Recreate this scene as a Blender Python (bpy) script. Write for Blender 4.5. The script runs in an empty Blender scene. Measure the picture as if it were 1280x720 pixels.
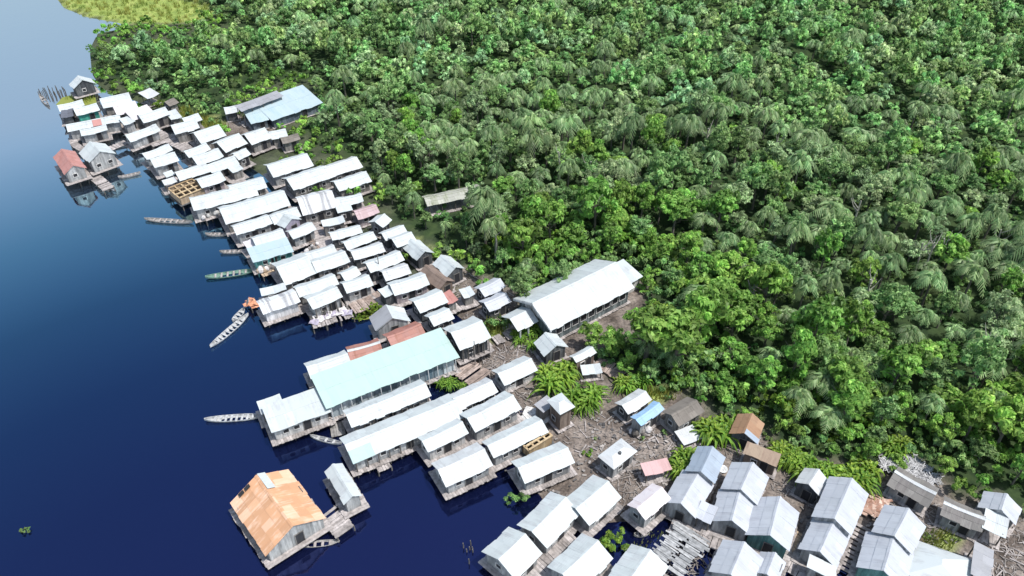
import bpy, math, random
import numpy as np
from mathutils import Vector, Matrix
random.seed(11); RNG = np.random.default_rng(7)
scene = bpy.context.scene
C = scene.collection
R = math.radians

# ------------------------------------------------------------------ camera
CAM_H, PITCH, FPX = 65.0, R(39.5), 1000.0
cam = bpy.data.cameras.new('camera'); cam.sensor_width = 36; cam.lens = 36*FPX/1280
cam.clip_end = 6000; cam.clip_start = 0.5
co = bpy.data.objects.new('camera', cam); C.objects.link(co)
co.location = (0, 0, CAM_H); co.rotation_euler = (R(90)-PITCH, 0, 0)
scene.camera = co
FW = Vector((0, math.cos(PITCH), -math.sin(PITCH))); UPV = Vector((0, math.sin(PITCH), math.cos(PITCH)))
def U(p, z=0.0):
    """photo point -> place on the level z"""
    d = FW + Vector((1,0,0))*((p[0]-640)/FPX) - UPV*((p[1]-360)/FPX)
    t = (z-CAM_H)/d.z
    return Vector((d.x*t, d.y*t, z))
def PJ(x, y, z=0.0):
    v = Vector((x, y, z-CAM_H)); dz = v.dot(FW)
    return 640+FPX*v.x/dz, 360-FPX*v.dot(UPV)/dz, dz

# ------------------------------------------------------------------ materials
def new_mat(name):
    m = bpy.data.materials.new(name); m.use_nodes = True
    nt = m.node_tree; b = nt.nodes['Principled BSDF']
    return m, nt, b
def N(nt, t, **kw):
    n = nt.nodes.new(t)
    for k, v in kw.items(): setattr(n, k, v)
    return n
def ramp(nt, fac, stops):
    r = N(nt, 'ShaderNodeValToRGB')
    e = r.color_ramp.elements
    while len(e) < len(stops): e.new(0.5)
    for i, (p, c) in enumerate(stops):
        e[i].position = p; e[i].color = (*c, 1) if len(c) == 3 else c
    nt.links.new(fac, r.inputs[0]); return r.outputs[0]
def mixc(nt, fac, a, b, mode='MIX'):
    m = N(nt, 'ShaderNodeMix', data_type='RGBA', blend_type=mode)
    for s, v in ((m.inputs[0], fac), (m.inputs[6], a), (m.inputs[7], b)):
        if isinstance(v, (int, float)): s.default_value = v
        elif isinstance(v, tuple): s.default_value = (*v, 1)
        else: nt.links.new(v, s)
    return m.outputs[2]
def noise(nt, scale, detail=4, vec=None, rough=.55):
    n = N(nt, 'ShaderNodeTexNoise'); n.inputs['Scale'].default_value = scale
    n.inputs['Detail'].default_value = detail; n.inputs['Roughness'].default_value = rough
    if vec is not None: nt.links.new(vec, n.inputs['Vector'])
    return n.outputs['Fac']
def objvec(nt, scale=(1,1,1)):
    t = N(nt, 'ShaderNodeTexCoord'); m = N(nt, 'ShaderNodeMapping')
    m.inputs['Scale'].default_value = scale
    nt.links.new(t.outputs['Object'], m.inputs[0]); return m.outputs[0]
def geovec(nt, scale=(1,1,1)):
    t = N(nt, 'ShaderNodeNewGeometry'); m = N(nt, 'ShaderNodeMapping')
    m.inputs['Scale'].default_value = scale
    nt.links.new(t.outputs['Position'], m.inputs[0]); return m.outputs[0]
def island(nt):
    return N(nt, 'ShaderNodeNewGeometry').outputs['Random Per Island']
def scalev(nt, fac, lo, hi):
    m = N(nt, 'ShaderNodeMapRange'); nt.links.new(fac, m.inputs[0])
    m.inputs[3].default_value = lo; m.inputs[4].default_value = hi
    return m.outputs[0]

M = {}
def roof_mat(name, c, dirt, dirt_amt=.35, var=.12, rough=.55, streak=False, metal=0.0):
    m, nt, b = new_mat('roof_'+name)
    isl = island(nt)
    base = mixc(nt, 1.0, c, ramp(nt, isl, [(0,(1-var,)*3), (1,(1,1,1))]), 'MULTIPLY')
    # rain streaks run down the slope (local y), blotches everywhere
    st = noise(nt, 1.0, 5, objvec(nt, (5.0, .55, .55)))
    bl = noise(nt, .9, 6, geovec(nt))
    mk = N(nt, 'ShaderNodeMath', operation='MULTIPLY'); nt.links.new(st, mk.inputs[0]); nt.links.new(bl, mk.inputs[1])
    f = ramp(nt, mk.outputs[0], [(.24,(0,0,0)), (.42,(dirt_amt,)*3)])
    col = mixc(nt, f, base, dirt)
    # one whole sheet in several is older
    old = ramp(nt, isl, [(.86,(0,0,0)), (.9,(dirt_amt*.55,)*3)])
    col = mixc(nt, old, col, dirt)
    if streak:
        w = ramp(nt, noise(nt, 1.0, 2, objvec(nt, (2.2,.12,.12))), [(.5,(0,0,0)), (.62,(.75,.75,.75))])
        col = mixc(nt, w, col, (.2,.2,.22))
    nt.links.new(col, b.inputs['Base Color'])
    b.inputs['Roughness'].default_value = rough; b.inputs['Metallic'].default_value = metal
    w = N(nt, 'ShaderNodeTexWave'); w.inputs['Scale'].default_value = 2.4
    nt.links.new(objvec(nt), w.inputs['Vector'])
    bu = N(nt, 'ShaderNodeBump'); bu.inputs['Strength'].default_value = .22; bu.inputs['Distance'].default_value = .03
    nt.links.new(w.outputs['Color'], bu.inputs['Height']); nt.links.new(bu.outputs[0], b.inputs['Normal'])
    M[name] = m
roof_mat('white', (.50,.55,.565), (.31,.32,.34), .6, .17)
roof_mat('white2', (.52,.55,.57), (.30,.30,.31), .6, .16)
roof_mat('streak', (.60,.63,.65), (.3,.3,.31), .5, .1, streak=True)  # grey streaks in the colour; on the wide middle roof, painted shadow stripes
roof_mat('lav', (.44,.47,.52), (.28,.29,.33), .55, .14)
roof_mat('pinkwhite', (.58,.55,.58), (.42,.33,.33), .5, .1)
roof_mat('pink', (.46,.35,.37), (.24,.15,.15), .7, .2)
roof_mat('red', (.44,.22,.20), (.26,.1,.08), .6, .2)
roof_mat('rust', (.38,.18,.15), (.22,.08,.05), .8, .3)
roof_mat('orange', (.60,.335,.19), (.72,.52,.40), .8, .22)
roof_mat('orangebrown', (.34,.21,.13), (.2,.1,.06), .6, .2)
roof_mat('salmon', (.55,.36,.36), (.33,.2,.19), .6, .2)
roof_mat('blue', (.37,.46,.50), (.2,.33,.4), .3, .07)
roof_mat('skyblue', (.26,.44,.66), (.2,.26,.33), .5, .15)
roof_mat('bluegrey', (.30,.36,.44), (.2,.23,.28), .5, .1)
roof_mat('teal', (.37,.50,.475), (.29,.40,.38), .3, .05)
roof_mat('grey', (.32,.33,.36), (.18,.18,.19), .6, .25)
roof_mat('darkgrey', (.12,.13,.16), (.07,.07,.08), .6, .25)
roof_mat('patchgrey', (.33,.45,.45), (.22,.3,.3), .4, .1)
roof_mat('ruin', (.42,.43,.38), (.14,.16,.09), .85, .35)
roof_mat('thatch', (.22,.20,.18), (.1,.09,.08), .8, .4, .95)
roof_mat('brownthatch', (.25,.19,.16), (.13,.09,.07), .8, .4, .95)
roof_mat('greythatch', (.24,.23,.22), (.12,.11,.11), .8, .4, .95)
roof_mat('brownplank', (.36,.28,.21), (.19,.13,.1), .8, .4, .9)

def wood_mat(name, c1, c2, rough=.85):
    m, nt, b = new_mat('wood_'+name)
    isl = island(nt)
    col = mixc(nt, isl, c1, c2)
    n = ramp(nt, noise(nt, 1.0, 5, geovec(nt, (3,3,.8))), [(.3,(.5,.5,.5)), (.7,(1.1,1.1,1.1))])
    col = mixc(nt, 1.0, col, n, 'MULTIPLY')
    nt.links.new(col, b.inputs['Base Color']); b.inputs['Roughness'].default_value = rough
    M[name] = m
wood_mat('plank', (.16,.15,.14), (.34,.33,.32))
wood_mat('greyplank', (.24,.25,.26), (.46,.47,.48))
wood_mat('palewall', (.5,.5,.5), (.68,.67,.66))
wood_mat('dark', (.05,.055,.065), (.13,.14,.15))
wood_mat('green', (.05,.30,.25), (.08,.42,.33))
wood_mat('teal_wall', (.07,.28,.28), (.16,.42,.40))
wood_mat('tealdark', (.06,.17,.17), (.12,.27,.26))
wood_mat('pinkwall', (.34,.29,.31), (.5,.44,.46))
wood_mat('mauve', (.36,.33,.43), (.46,.42,.52))
wood_mat('brownwall', (.14,.10,.08), (.30,.24,.20))
wood_mat('bluewall', (.08,.11,.15), (.18,.22,.26))
wood_mat('tarp', (.55,.55,.57), (.74,.73,.75))
wood_mat('louvre', (.06,.08,.09), (.28,.33,.34))
wood_mat('stripe', (.10,.17,.22), (.62,.70,.74))
wood_mat('deck', (.26,.235,.225), (.48,.44,.43))
wood_mat('deck_brown', (.26,.2,.17), (.44,.36,.32))
wood_mat('post', (.07,.065,.06), (.17,.155,.14))
wood_mat('palepost', (.6,.62,.64), (.75,.77,.78))
wood_mat('frame', (.36,.25,.14), (.58,.45,.28))
wood_mat('stick', (.15,.13,.12), (.36,.33,.31))
wood_mat('whitestick', (.26,.26,.27), (.56,.56,.57))
wood_mat('canoe_white', (.36,.37,.38), (.55,.56,.57))
wood_mat('canoe_wood', (.26,.25,.24), (.4,.39,.38))
wood_mat('canoe_green', (.12,.25,.19), (.2,.32,.26))
wood_mat('scrap', (.30,.13,.08), (.62,.48,.40))
wood_mat('clutter', (.06,.06,.065), (.40,.37,.35))
wood_mat('cloth_pale', (.5,.47,.47), (.82,.8,.8))
wood_mat('cloth_orange', (.5,.16,.08), (.75,.4,.25))
wood_mat('pane', (.012,.013,.018), (.03,.032,.04))
wood_mat('door', (.09,.085,.08), (.2,.19,.18))
wood_mat('tan', (.42,.32,.22), (.55,.43,.31))
wood_mat('palebark', (.30,.29,.25), (.44,.43,.38))
M['teal_post'] = M['teal_wall']

def leaf_mat(name, c1, c2, trans=.3, hue=.03, val=.35, attr=True, spec=.3):
    m, nt, b = new_mat('leaf_'+name)
    isl = island(nt)
    col = mixc(nt, isl, c1, c2)
    if attr:
        a = N(nt, 'ShaderNodeAttribute', attribute_name='tint')
        col = mixc(nt, 1.0, col, a.outputs['Color'], 'MULTIPLY')
    oi = N(nt, 'ShaderNodeObjectInfo')
    hs = N(nt, 'ShaderNodeHueSaturation')
    nt.links.new(scalev(nt, oi.outputs['Random'], .5-hue, .5+hue*.6), hs.inputs['Hue'])
    wn = N(nt, 'ShaderNodeTexWhiteNoise', noise_dimensions='1D'); nt.links.new(oi.outputs['Random'], wn.inputs['W'])
    nt.links.new(scalev(nt, wn.outputs['Value'], 1-val, 1+val), hs.inputs['Value'])
    nt.links.new(col, hs.inputs['Color'])
    nt.links.new(hs.outputs[0], b.inputs['Base Color'])
    b.inputs['Roughness'].default_value = .5; b.inputs['Specular IOR Level'].default_value = spec
    tr = N(nt, 'ShaderNodeBsdfTranslucent'); nt.links.new(hs.outputs[0], tr.inputs['Color'])
    mx = N(nt, 'ShaderNodeMixShader'); mx.inputs[0].default_value = trans
    nt.links.new(b.outputs[0], mx.inputs[1]); nt.links.new(tr.outputs[0], mx.inputs[2])
    nt.links.new(mx.outputs[0], nt.nodes['Material Output'].inputs['Surface'])
    M[name] = m
leaf_mat('leaf_bright', (.16,.38,.075), (.35,.58,.14), .45, .018, .2)
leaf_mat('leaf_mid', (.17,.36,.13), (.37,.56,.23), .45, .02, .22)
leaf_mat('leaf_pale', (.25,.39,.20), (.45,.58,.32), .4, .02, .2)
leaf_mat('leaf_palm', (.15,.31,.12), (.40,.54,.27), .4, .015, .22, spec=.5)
leaf_mat('leaf_banana', (.08,.22,.03), (.28,.43,.07), .4, .02, .2)
leaf_mat('leaf_under', (.11,.24,.08), (.27,.42,.14), .4, .02, .2)
leaf_mat('weed', (.20,.25,.05), (.30,.33,.08), .2, 0, 0, attr=False)
leaf_mat('grass', (.19,.24,.045), (.36,.37,.10), .3, .0, .0)
wood_mat('bark', (.12,.10,.085), (.25,.23,.2))

def ground_mat():
    m, nt, b = new_mat('ground')
    z = N(nt, 'ShaderNodeAttribute', attribute_name='zone')
    sp = N(nt, 'ShaderNodeSeparateColor'); nt.links.new(z.outputs['Color'], sp.inputs[0])
    g = geovec(nt)
    mud = ramp(nt, noise(nt, .35, 8, g, .65), [(.3,(.05,.041,.034)), (.45,(.135,.112,.098)), (.58,(.215,.185,.165)), (.72,(.33,.29,.265))])
    fine = ramp(nt, noise(nt, 3.5, 6, g, .7), [(.3,(.35,.35,.36)), (.5,(.9,.9,.9)), (.7,(1.5,1.46,1.42))])
    mud = mixc(nt, 1.0, mud, fine, 'MULTIPLY')
    forest = ramp(nt, noise(nt, .6, 6, g), [(.3,(.02,.034,.02)), (.6,(.045,.07,.03)), (.8,(.07,.09,.04))])
    grass = ramp(nt, noise(nt, .5, 6, g), [(.3,(.15,.22,.05)), (.55,(.26,.33,.08)), (.75,(.33,.36,.12))])
    grass = mixc(nt, 1.0, grass, fine, 'MULTIPLY')
    nt.links.new(scalev(nt, sp.outputs[0], .3, 0.0), b.inputs['Specular IOR Level'])
    c = mixc(nt, sp.outputs[0], mud, forest); c = mixc(nt, sp.outputs[1], c, grass)
    nt.links.new(c, b.inputs['Base Color']); b.inputs['Roughness'].default_value = .9
    bu = N(nt, 'ShaderNodeBump'); bu.inputs['Strength'].default_value = .6; bu.inputs['Distance'].default_value = .15
    nt.links.new(noise(nt, 2.0, 6, g), bu.inputs['Height']); nt.links.new(bu.outputs[0], b.inputs['Normal'])
    return m
def water_mat():
    m, nt, b = new_mat('lake_water')
    nt.nodes.remove(b)
    d = N(nt, 'ShaderNodeBsdfDiffuse')
    g = geovec(nt)
    nt.links.new(ramp(nt, noise(nt, .012, 4, g), [(.3,(.002,.0035,.018)), (.7,(.003,.005,.024))]), d.inputs['Color'])
    gl = N(nt, 'ShaderNodeBsdfGlossy'); gl.inputs['Roughness'].default_value = .06
    GL = gl
    bu = N(nt, 'ShaderNodeBump'); bu.inputs['Strength'].default_value = .3; bu.inputs['Distance'].default_value = .025
    n1 = N(nt, 'ShaderNodeMath', operation='ADD')
    nt.links.new(noise(nt, 1.6, 3, g), n1.inputs[0]); nt.links.new(noise(nt, .25, 3, g), n1.inputs[1])
    nt.links.new(n1.outputs[0], bu.inputs['Height']); nt.links.new(bu.outputs[0], gl.inputs['Normal'])
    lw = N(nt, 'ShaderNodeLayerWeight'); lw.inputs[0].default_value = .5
    # hand-set reflection strength and tint by view angle; sky fade put into the colour
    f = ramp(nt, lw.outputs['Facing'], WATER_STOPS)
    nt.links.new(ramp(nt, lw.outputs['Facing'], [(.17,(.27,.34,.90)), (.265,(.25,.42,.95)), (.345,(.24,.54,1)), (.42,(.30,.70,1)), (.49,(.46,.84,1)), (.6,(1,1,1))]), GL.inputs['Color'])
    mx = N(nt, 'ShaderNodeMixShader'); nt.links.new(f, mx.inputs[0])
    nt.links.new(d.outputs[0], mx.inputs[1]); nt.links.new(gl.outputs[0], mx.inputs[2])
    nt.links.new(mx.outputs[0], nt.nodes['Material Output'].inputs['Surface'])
    return m
# facing = 1-cos(incidence)
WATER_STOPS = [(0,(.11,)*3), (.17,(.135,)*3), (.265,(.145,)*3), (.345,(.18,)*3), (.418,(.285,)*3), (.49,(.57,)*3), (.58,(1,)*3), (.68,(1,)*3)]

# ------------------------------------------------------------------ object helpers
def tag(o, label=None, cat=None, group=None, kind=None):
    if label: o['label'] = label
    if cat: o['category'] = cat
    if group: o['group'] = group
    if kind: o['kind'] = kind
    return o
def empty(name, loc=(0,0,0), rz=0.0, label=None, cat=None, group=None):
    o = bpy.data.objects.new(name, None); C.objects.link(o)
    o.empty_display_size = .3
    o.location = loc; o.rotation_euler = (0, 0, rz)
    return tag(o, label, cat, group)
class MB:
    def __init__(s): s.v = []; s.f = []
    def hexa(s, p):           # 8 points: bottom ring 4, top ring 4
        n = len(s.v); s.v += [tuple(q) for q in p]
        s.f += [(n,n+3,n+2,n+1), (n+4,n+5,n+6,n+7), (n,n+1,n+5,n+4), (n+1,n+2,n+6,n+5), (n+2,n+3,n+7,n+6), (n+3,n,n+4,n+7)]
    def box(s, c, d, rz=0.0, tilt=0.0):
        cs, sn = math.cos(rz), math.sin(rz); P = []
        for z in (-1, 1):
            for x, y in ((-1,-1),(1,-1),(1,1),(-1,1)):
                lx, ly, lz = x*d[0]/2, y*d[1]/2, z*d[2]/2 + x*tilt*d[0]/2
                P.append((c[0]+lx*cs-ly*sn, c[1]+lx*sn+ly*cs, c[2]+lz))
        s.hexa(P)
    def bar(s, a, b, w, h=None, up=Vector((0,0,1))):
        a, b = Vector(a), Vector(b); h = h or w
        d = (b-a).normalized(); x = d.cross(up)
        if x.length < 1e-3: x = d.cross(Vector((1,0,0)))
        x.normalize(); y = x.cross(d)
        ring = [(-1,-1),(1,-1),(1,1),(-1,1)]
        s.hexa([a+x*i*w/2+y*j*h/2 for i, j in ring]+[b+x*i*w/2+y*j*h/2 for i, j in ring])
    def tube(s, pts, rads, n=7):
        base = len(s.v)
        for k, (p, r) in enumerate(zip(pts, rads)):
            p = Vector(p)
            d = (Vector(pts[min(k+1,len(pts)-1)])-Vector(pts[max(k-1,0)])).normalized()
            x = d.cross(Vector((.13,.97,.2))).normalized(); y = d.cross(x)
            for i in range(n):
                a = 2*math.pi*i/n; s.v.append(tuple(p+x*math.cos(a)*r+y*math.sin(a)*r))
        for k in range(len(pts)-1):
            for i in range(n):
                s.f.append((base+k*n+i, base+k*n+(i+1)%n, base+(k+1)*n+(i+1)%n, base+(k+1)*n+i))
        s.f.append(tuple(base+(len(pts)-1)*n+i for i in range(n)))
    def mesh(s, name, mat):
        me = bpy.data.meshes.new(name); me.from_pydata(s.v, [], s.f); me.materials.append(mat); me.update(); return me
    def build(s, name, mat, parent=None):
        o = bpy.data.objects.new(name, s.mesh(name, mat)); C.objects.link(o)
        if parent: o.parent = parent
        return o
def mesh_np(name, verts, quads, mat, tint=None, smooth=False):
    me = bpy.data.meshes.new(name)
    nv, nf = len(verts), len(quads)
    me.vertices.add(nv); me.vertices.foreach_set('co', np.asarray(verts, np.float32).ravel())
    me.loops.add(nf*4); me.loops.foreach_set('vertex_index', np.asarray(quads, np.int32).ravel())
    me.polygons.add(nf); me.polygons.foreach_set('loop_start', np.arange(0, nf*4, 4, dtype=np.int32))
    if smooth: me.polygons.foreach_set('use_smooth', np.ones(nf, bool))
    if tint is not None:
        a = me.attributes.new('tint', 'FLOAT_COLOR', 'POINT')
        a.data.foreach_set('color', np.asarray(tint, np.float32).ravel())
    me.materials.append(mat); me.update(); me.validate(); return me
def link(name, me, parent=None, loc=None):
    o = bpy.data.objects.new(name, me); C.objects.link(o)
    if parent: o.parent = parent
    if loc: o.location = loc
    return o

# ------------------------------------------------------------------ houses
STILT = {}
def stilt_mesh(h, r=.075, mat='post'):
    k = (round(h,1), r, mat)
    if k not in STILT:
        b = MB(); b.tube([(0,0,-1.3),(.03,.01,h*.4),(0,0,h)], [r*1.1,r,r*.95], 6); STILT[k] = b.mesh('stilt', M[mat])
    return STILT[k]
def add_stilts(root, pts, h, r=.075, mat='post', name='stilt'):
    me = stilt_mesh(h, r, mat)
    for x, y in pts:
        o = link(name, me, root, (x+random.uniform(-.05,.05), y+random.uniform(-.05,.05), 0))
        o.rotation_euler = (random.uniform(-.04,.04), random.uniform(-.04,.04), random.uniform(0,6))
def sheets(b, P, length, slope, sw, th=.035, rows=2, ragged=.07):
    """roof sheets as separate boards; P(s,t,n): s along ridge, t metres down the slope, n off the slope"""
    n = max(2, round(length/sw)); sw = length/n
    for i in range(n):
        s0, s1 = -length/2+i*sw, -length/2+(i+1)*sw
        for r in range(rows):
            t0 = slope*r/rows - (.08 if r else 0); t1 = slope*(r+1)/rows
            if r == rows-1: t1 += random.uniform(-ragged, ragged)
            z = -.025*r + (.012 if i % 2 else 0) + random.uniform(0,.008)
            k = random.uniform(-.01,.02)
            b.hexa([P(s0-.02,t0,z), P(s1+.02,t0,z), P(s1+.02,t1,z+k), P(s0-.02,t1,z-.0)] +
                   [P(s0-.02,t0,z+th), P(s1+.02,t0,z+th), P(s1+.02,t1,z+th+k), P(s0-.02,t1,z+th)])
def boards(b, p0, p1, z0, ztop, w, th=.03, jag=.03):
    p0, p1 = Vector((*p0,0)), Vector((*p1,0)); d = p1-p0; L = d.length; d.normalize()
    nrm = Vector((-d.y, d.x, 0)); n = max(2, round(L/w)); w = L/n
    for i in range(n):
        a, c = p0+d*(i*w+.004), p0+d*((i+1)*w-.004)
        ta, tc = ztop(a.x,a.y), ztop(c.x,c.y)
        o = nrm*random.uniform(-.008,.008); zb = z0-random.uniform(0,jag)
        P = [a+o-nrm*th/2, c+o-nrm*th/2, c+o+nrm*th/2, a+o+nrm*th/2]
        b.hexa([(q.x,q.y,zb) for q in P]+[(P[0].x,P[0].y,ta),(P[1].x,P[1].y,tc),(P[2].x,P[2].y,tc),(P[3].x,P[3].y,ta)])
def opening(root, kind, c, axis, w, h, sub=True):
    """window or door standing proud of a wall; axis: 'x' wall runs along x with its face at -y/+y, 'y' the other way; c is on the wall face"""
    sx = axis[1] == 'x'; sgn = -1 if axis[0] == '-' else 1
    def bx(b, u, z, du, dz, off, t):
        if sx: b.box((c[0]+u, c[1]+sgn*off, c[2]+z), (du, t, dz))
        else:  b.box((c[0]+sgn*off, c[1]+u, c[2]+z), (t, du, dz))
    f = MB(); t = .07
    bx(f, 0, h/2+t/2, w+2*t, t, .045, .07)
    if kind == 'window': bx(f, 0, -h/2-t/2, w+2*t, t, .045, .07)
    bx(f, -w/2-t/2, 0, t, h, .045, .07); bx(f, w/2+t/2, 0, t, h, .045, .07)
    fo = f.build(kind, M['palewall' if kind == 'window' else 'door'], root)
    g = MB(); bx(g, 0, 0, w, h, .036, .02)
    g.build('shutter' if kind == 'window' else 'door_leaf', M['pane'], fo)
HD = {}
def house(hid, name, label, cat, roof, wall, kind, ridge, quad, **o):
    land = o.get('land', False)
    fl = o.get('floor', .45 if land else .8); wallh = o.get('wallh', 1.6)
    rnd = random.Random(hid); eave = o.get('eave', fl+wallh+rnd.uniform(-.12,.2))
    A, B, Cc, D = [U(p, eave) for p in quad]
    if ridge == 'b': A, B, Cc, D = D, A, B, Cc
    u = (B-A)+(Cc-D); v = (A-D)+(B-Cc)
    un = u.normalized(); vn = Vector((-un.y, un.x, 0))
    L = u.length/2; W = abs(v.dot(vn))/2; L = max(L, 1.2); W = max(W, 1.2)
    L *= 1.05; W *= o.get('ws', 1.13)
    if W > 1.25*L and kind == 'gable' and ridge == 'a' and not o.get('keep'): W = 1.25*L
    ctr = (A+B+Cc+D)/4
    root = empty(name, (ctr.x, ctr.y, 0), math.atan2(un.y, un.x), label, cat, o.get('group'))
    dist = math.hypot(ctr.x, ctr.y); far = dist > 118
    rise = o.get('rise', ((.29 if ridge == 'b' else .22) if kind == 'gable' else .13)*W)
    oh = o.get('oh', min(.32, W*.12)); hl, hw = L/2-(.12 if ridge == 'b' else oh), W/2-oh
    HD[hid] = dict(root=root, L=L, W=W, eave=eave, rise=rise, hl=hl, hw=hw, fl=fl)
    # --- roof
    sw = .85 if not far else 1.1
    sag, ph = rnd.uniform(.0,.13), rnd.uniform(0,6)
    if hid in ('h77','chapel','h30','h84','h13'): sag *= .25
    wob = lambda s, k: -sag*(1-(2*s/L)**2)+(.045*math.sin(s*1.7+ph)+.03*math.sin(s*3.9+2*ph))*k
    b = MB()
    if kind == 'gable':
        sl = math.hypot(W/2, rise)
        for sg in (-1, 1):
            def P(s, t, n, sg=sg):
                k = t/sl; return (s, sg*(W/2*k + n*rise/sl), eave+rise*(1-k)+n*(W/2)/sl+wob(s, k+sg*.3))
            sheets(b, P, L, sl, sw, rows=(3 if roof == 'orange' else 2) if sl > 1.2 else 1)
        ro = b.build('roof', M[roof], root)
        c = MB(); nc = max(3, round(L/1.1)); g = rise/(W/2)
        for q in range(nc):
            xa, xb = -L/2-.03+(L+.06)*q/nc, -L/2-.03+(L+.06)*(q+1)/nc
            for sg in (-1, 1):
                P_ = []
                for up in (.07, .095):
                    for xx, yy in ((xa,0),(xb,0),(xb,.2),(xa,.2)): P_.append((xx, sg*yy, eave+rise+up-yy*g+wob(xx, sg*.3)))
                c.hexa(P_)
        c.build('ridge_cap', M[o.get('cap', roof)], ro)
        ztop = lambda x, y: eave+rise*(1-min(1,abs(y)/(W/2)))-.06-sag*(1-(2*x/L)**2)
    elif kind == 'shed':
        sl = math.hypot(W, rise)
        def P(s, t, n):
            k = t/sl; return (s, W/2-W*k-n*rise/sl, eave+rise*(1-k)+n*W/sl+wob(s, k))
        sheets(b, P, L, sl, sw, rows=2 if sl > 1.6 else 1); ro = b.build('roof', M[roof], root)
        ztop = lambda x, y: eave+rise*(y+W/2)/W-.06-sag*(1-(2*x/L)**2)
    else:
        hr = max(.3, L/2-W*.42); z1 = eave+rise*1.2
        cs = [(-L/2,-W/2),(L/2,-W/2),(L/2,W/2),(-L/2,W/2)]
        r0, r1 = (-hr,0,z1), (hr,0,z1)
        def slab(a, bq, c, d):
            q = [a, bq, c, d]; b.hexa([(p[0],p[1],p[2]) for p in q]+[(p[0],p[1],p[2]+.05) for p in q])
        e = [(x,y,eave) for x, y in cs]
        slab(e[0], e[1], r1, r0); slab(e[2], e[3], r0, r1); slab(e[1], e[2], r1, (r1[0]-.01,0,z1)); slab(e[3], e[0], r0, (r0[0]+.01,0,z1))
        ro = b.build('roof', M[roof], root); ztop = lambda x, y: eave-.02+rise*.3*(1-abs(y)/(W/2))
    # --- walls, floor
    bw = .7 if wall == 'stripe' else (.24 if not far else .34)
    wm = {'teal':'teal_wall'}.get(wall, wall)
    zb = fl+.02
    if not o.get('open'):
        b = MB()
        boards(b, (-hl,-hw), (hl,-hw), zb, ztop, bw); boards(b, (hl,hw), (-hl,hw), zb, ztop, bw)
        for s_ in (-1, 1):
            for y0, y1 in ((-hw+.03,0),(0,hw-.03)): boards(b, (s_*hl,y0), (s_*hl,y1), zb, ztop, bw)
        b.build('wall', M[wm], root)
    else:
        add_stilts(root, [(x,y) for x in np.linspace(-hl,hl,max(2,round(L/2.2)+1)) for y in (-hw,hw)], eave, .07, 'post', 'post')
    b = MB(); ex = o.get('deck', .6 if not land else .35); nx = max(3, round((2*hl+2*ex)/.3)); wx = (2*hl+2*ex)/nx
    for i in range(nx):
        b.box((-hl-ex+(i+.5)*wx, random.uniform(-.06,.06), fl-.03), (wx-.02, 2*hw+2*ex, .06))
    b.build('floor', M['deck'], root)
    # --- openings
    if not o.get('open') and wall not in ('tarp','stripe','louvre'):
        big = not far
        zc = fl+.95
        nwin = max(1, int(L/2.0)) if big else 1
        xs = np.linspace(-hl, hl, nwin+2+1)[1:-1] if big else [hl*.3]
        if eave-fl > 1.2 and hl > .8:
            for k, x in enumerate(xs):
                if k == len(xs)//2: opening(root, 'door', (x,-hw-.016,fl+.72), '-x', .7, 1.3)
                else: opening(root, 'window', (x,-hw-.016,zc), '-x', .55, .5)
        if hw > .7:
            if o.get('twowin'):
                for y in (-hw*.5, hw*.5): opening(root, 'window', (-hl-.016,y,zc), '-y', .6, .5)
            elif ridge == 'b' and big: opening(root, 'door', (-hl-.016,-hw*.1,fl+.74), '-y', .75, 1.35)
            else: opening(root, 'window', (-hl-.016,hw*.15,zc), '-y', .55, .5)
            if big: opening(root, 'window', (hl+.016,0,zc), '+y', .55, .5)
    root.rotation_euler.x = rnd.uniform(-.014,.014); root.rotation_euler.y = rnd.uniform(-.014,.014)
    # --- stilts
    nxs = max(2, round(2*hl/1.7)+1)
    pts = [(x,y) for x in np.linspace(-hl,hl,nxs) for y in ((-hw,hw) if not far else (-hw,))]
    pts += [(-hl,0)]
    if not land or True: add_stilts(root, pts, fl-.06)
    return root
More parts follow.
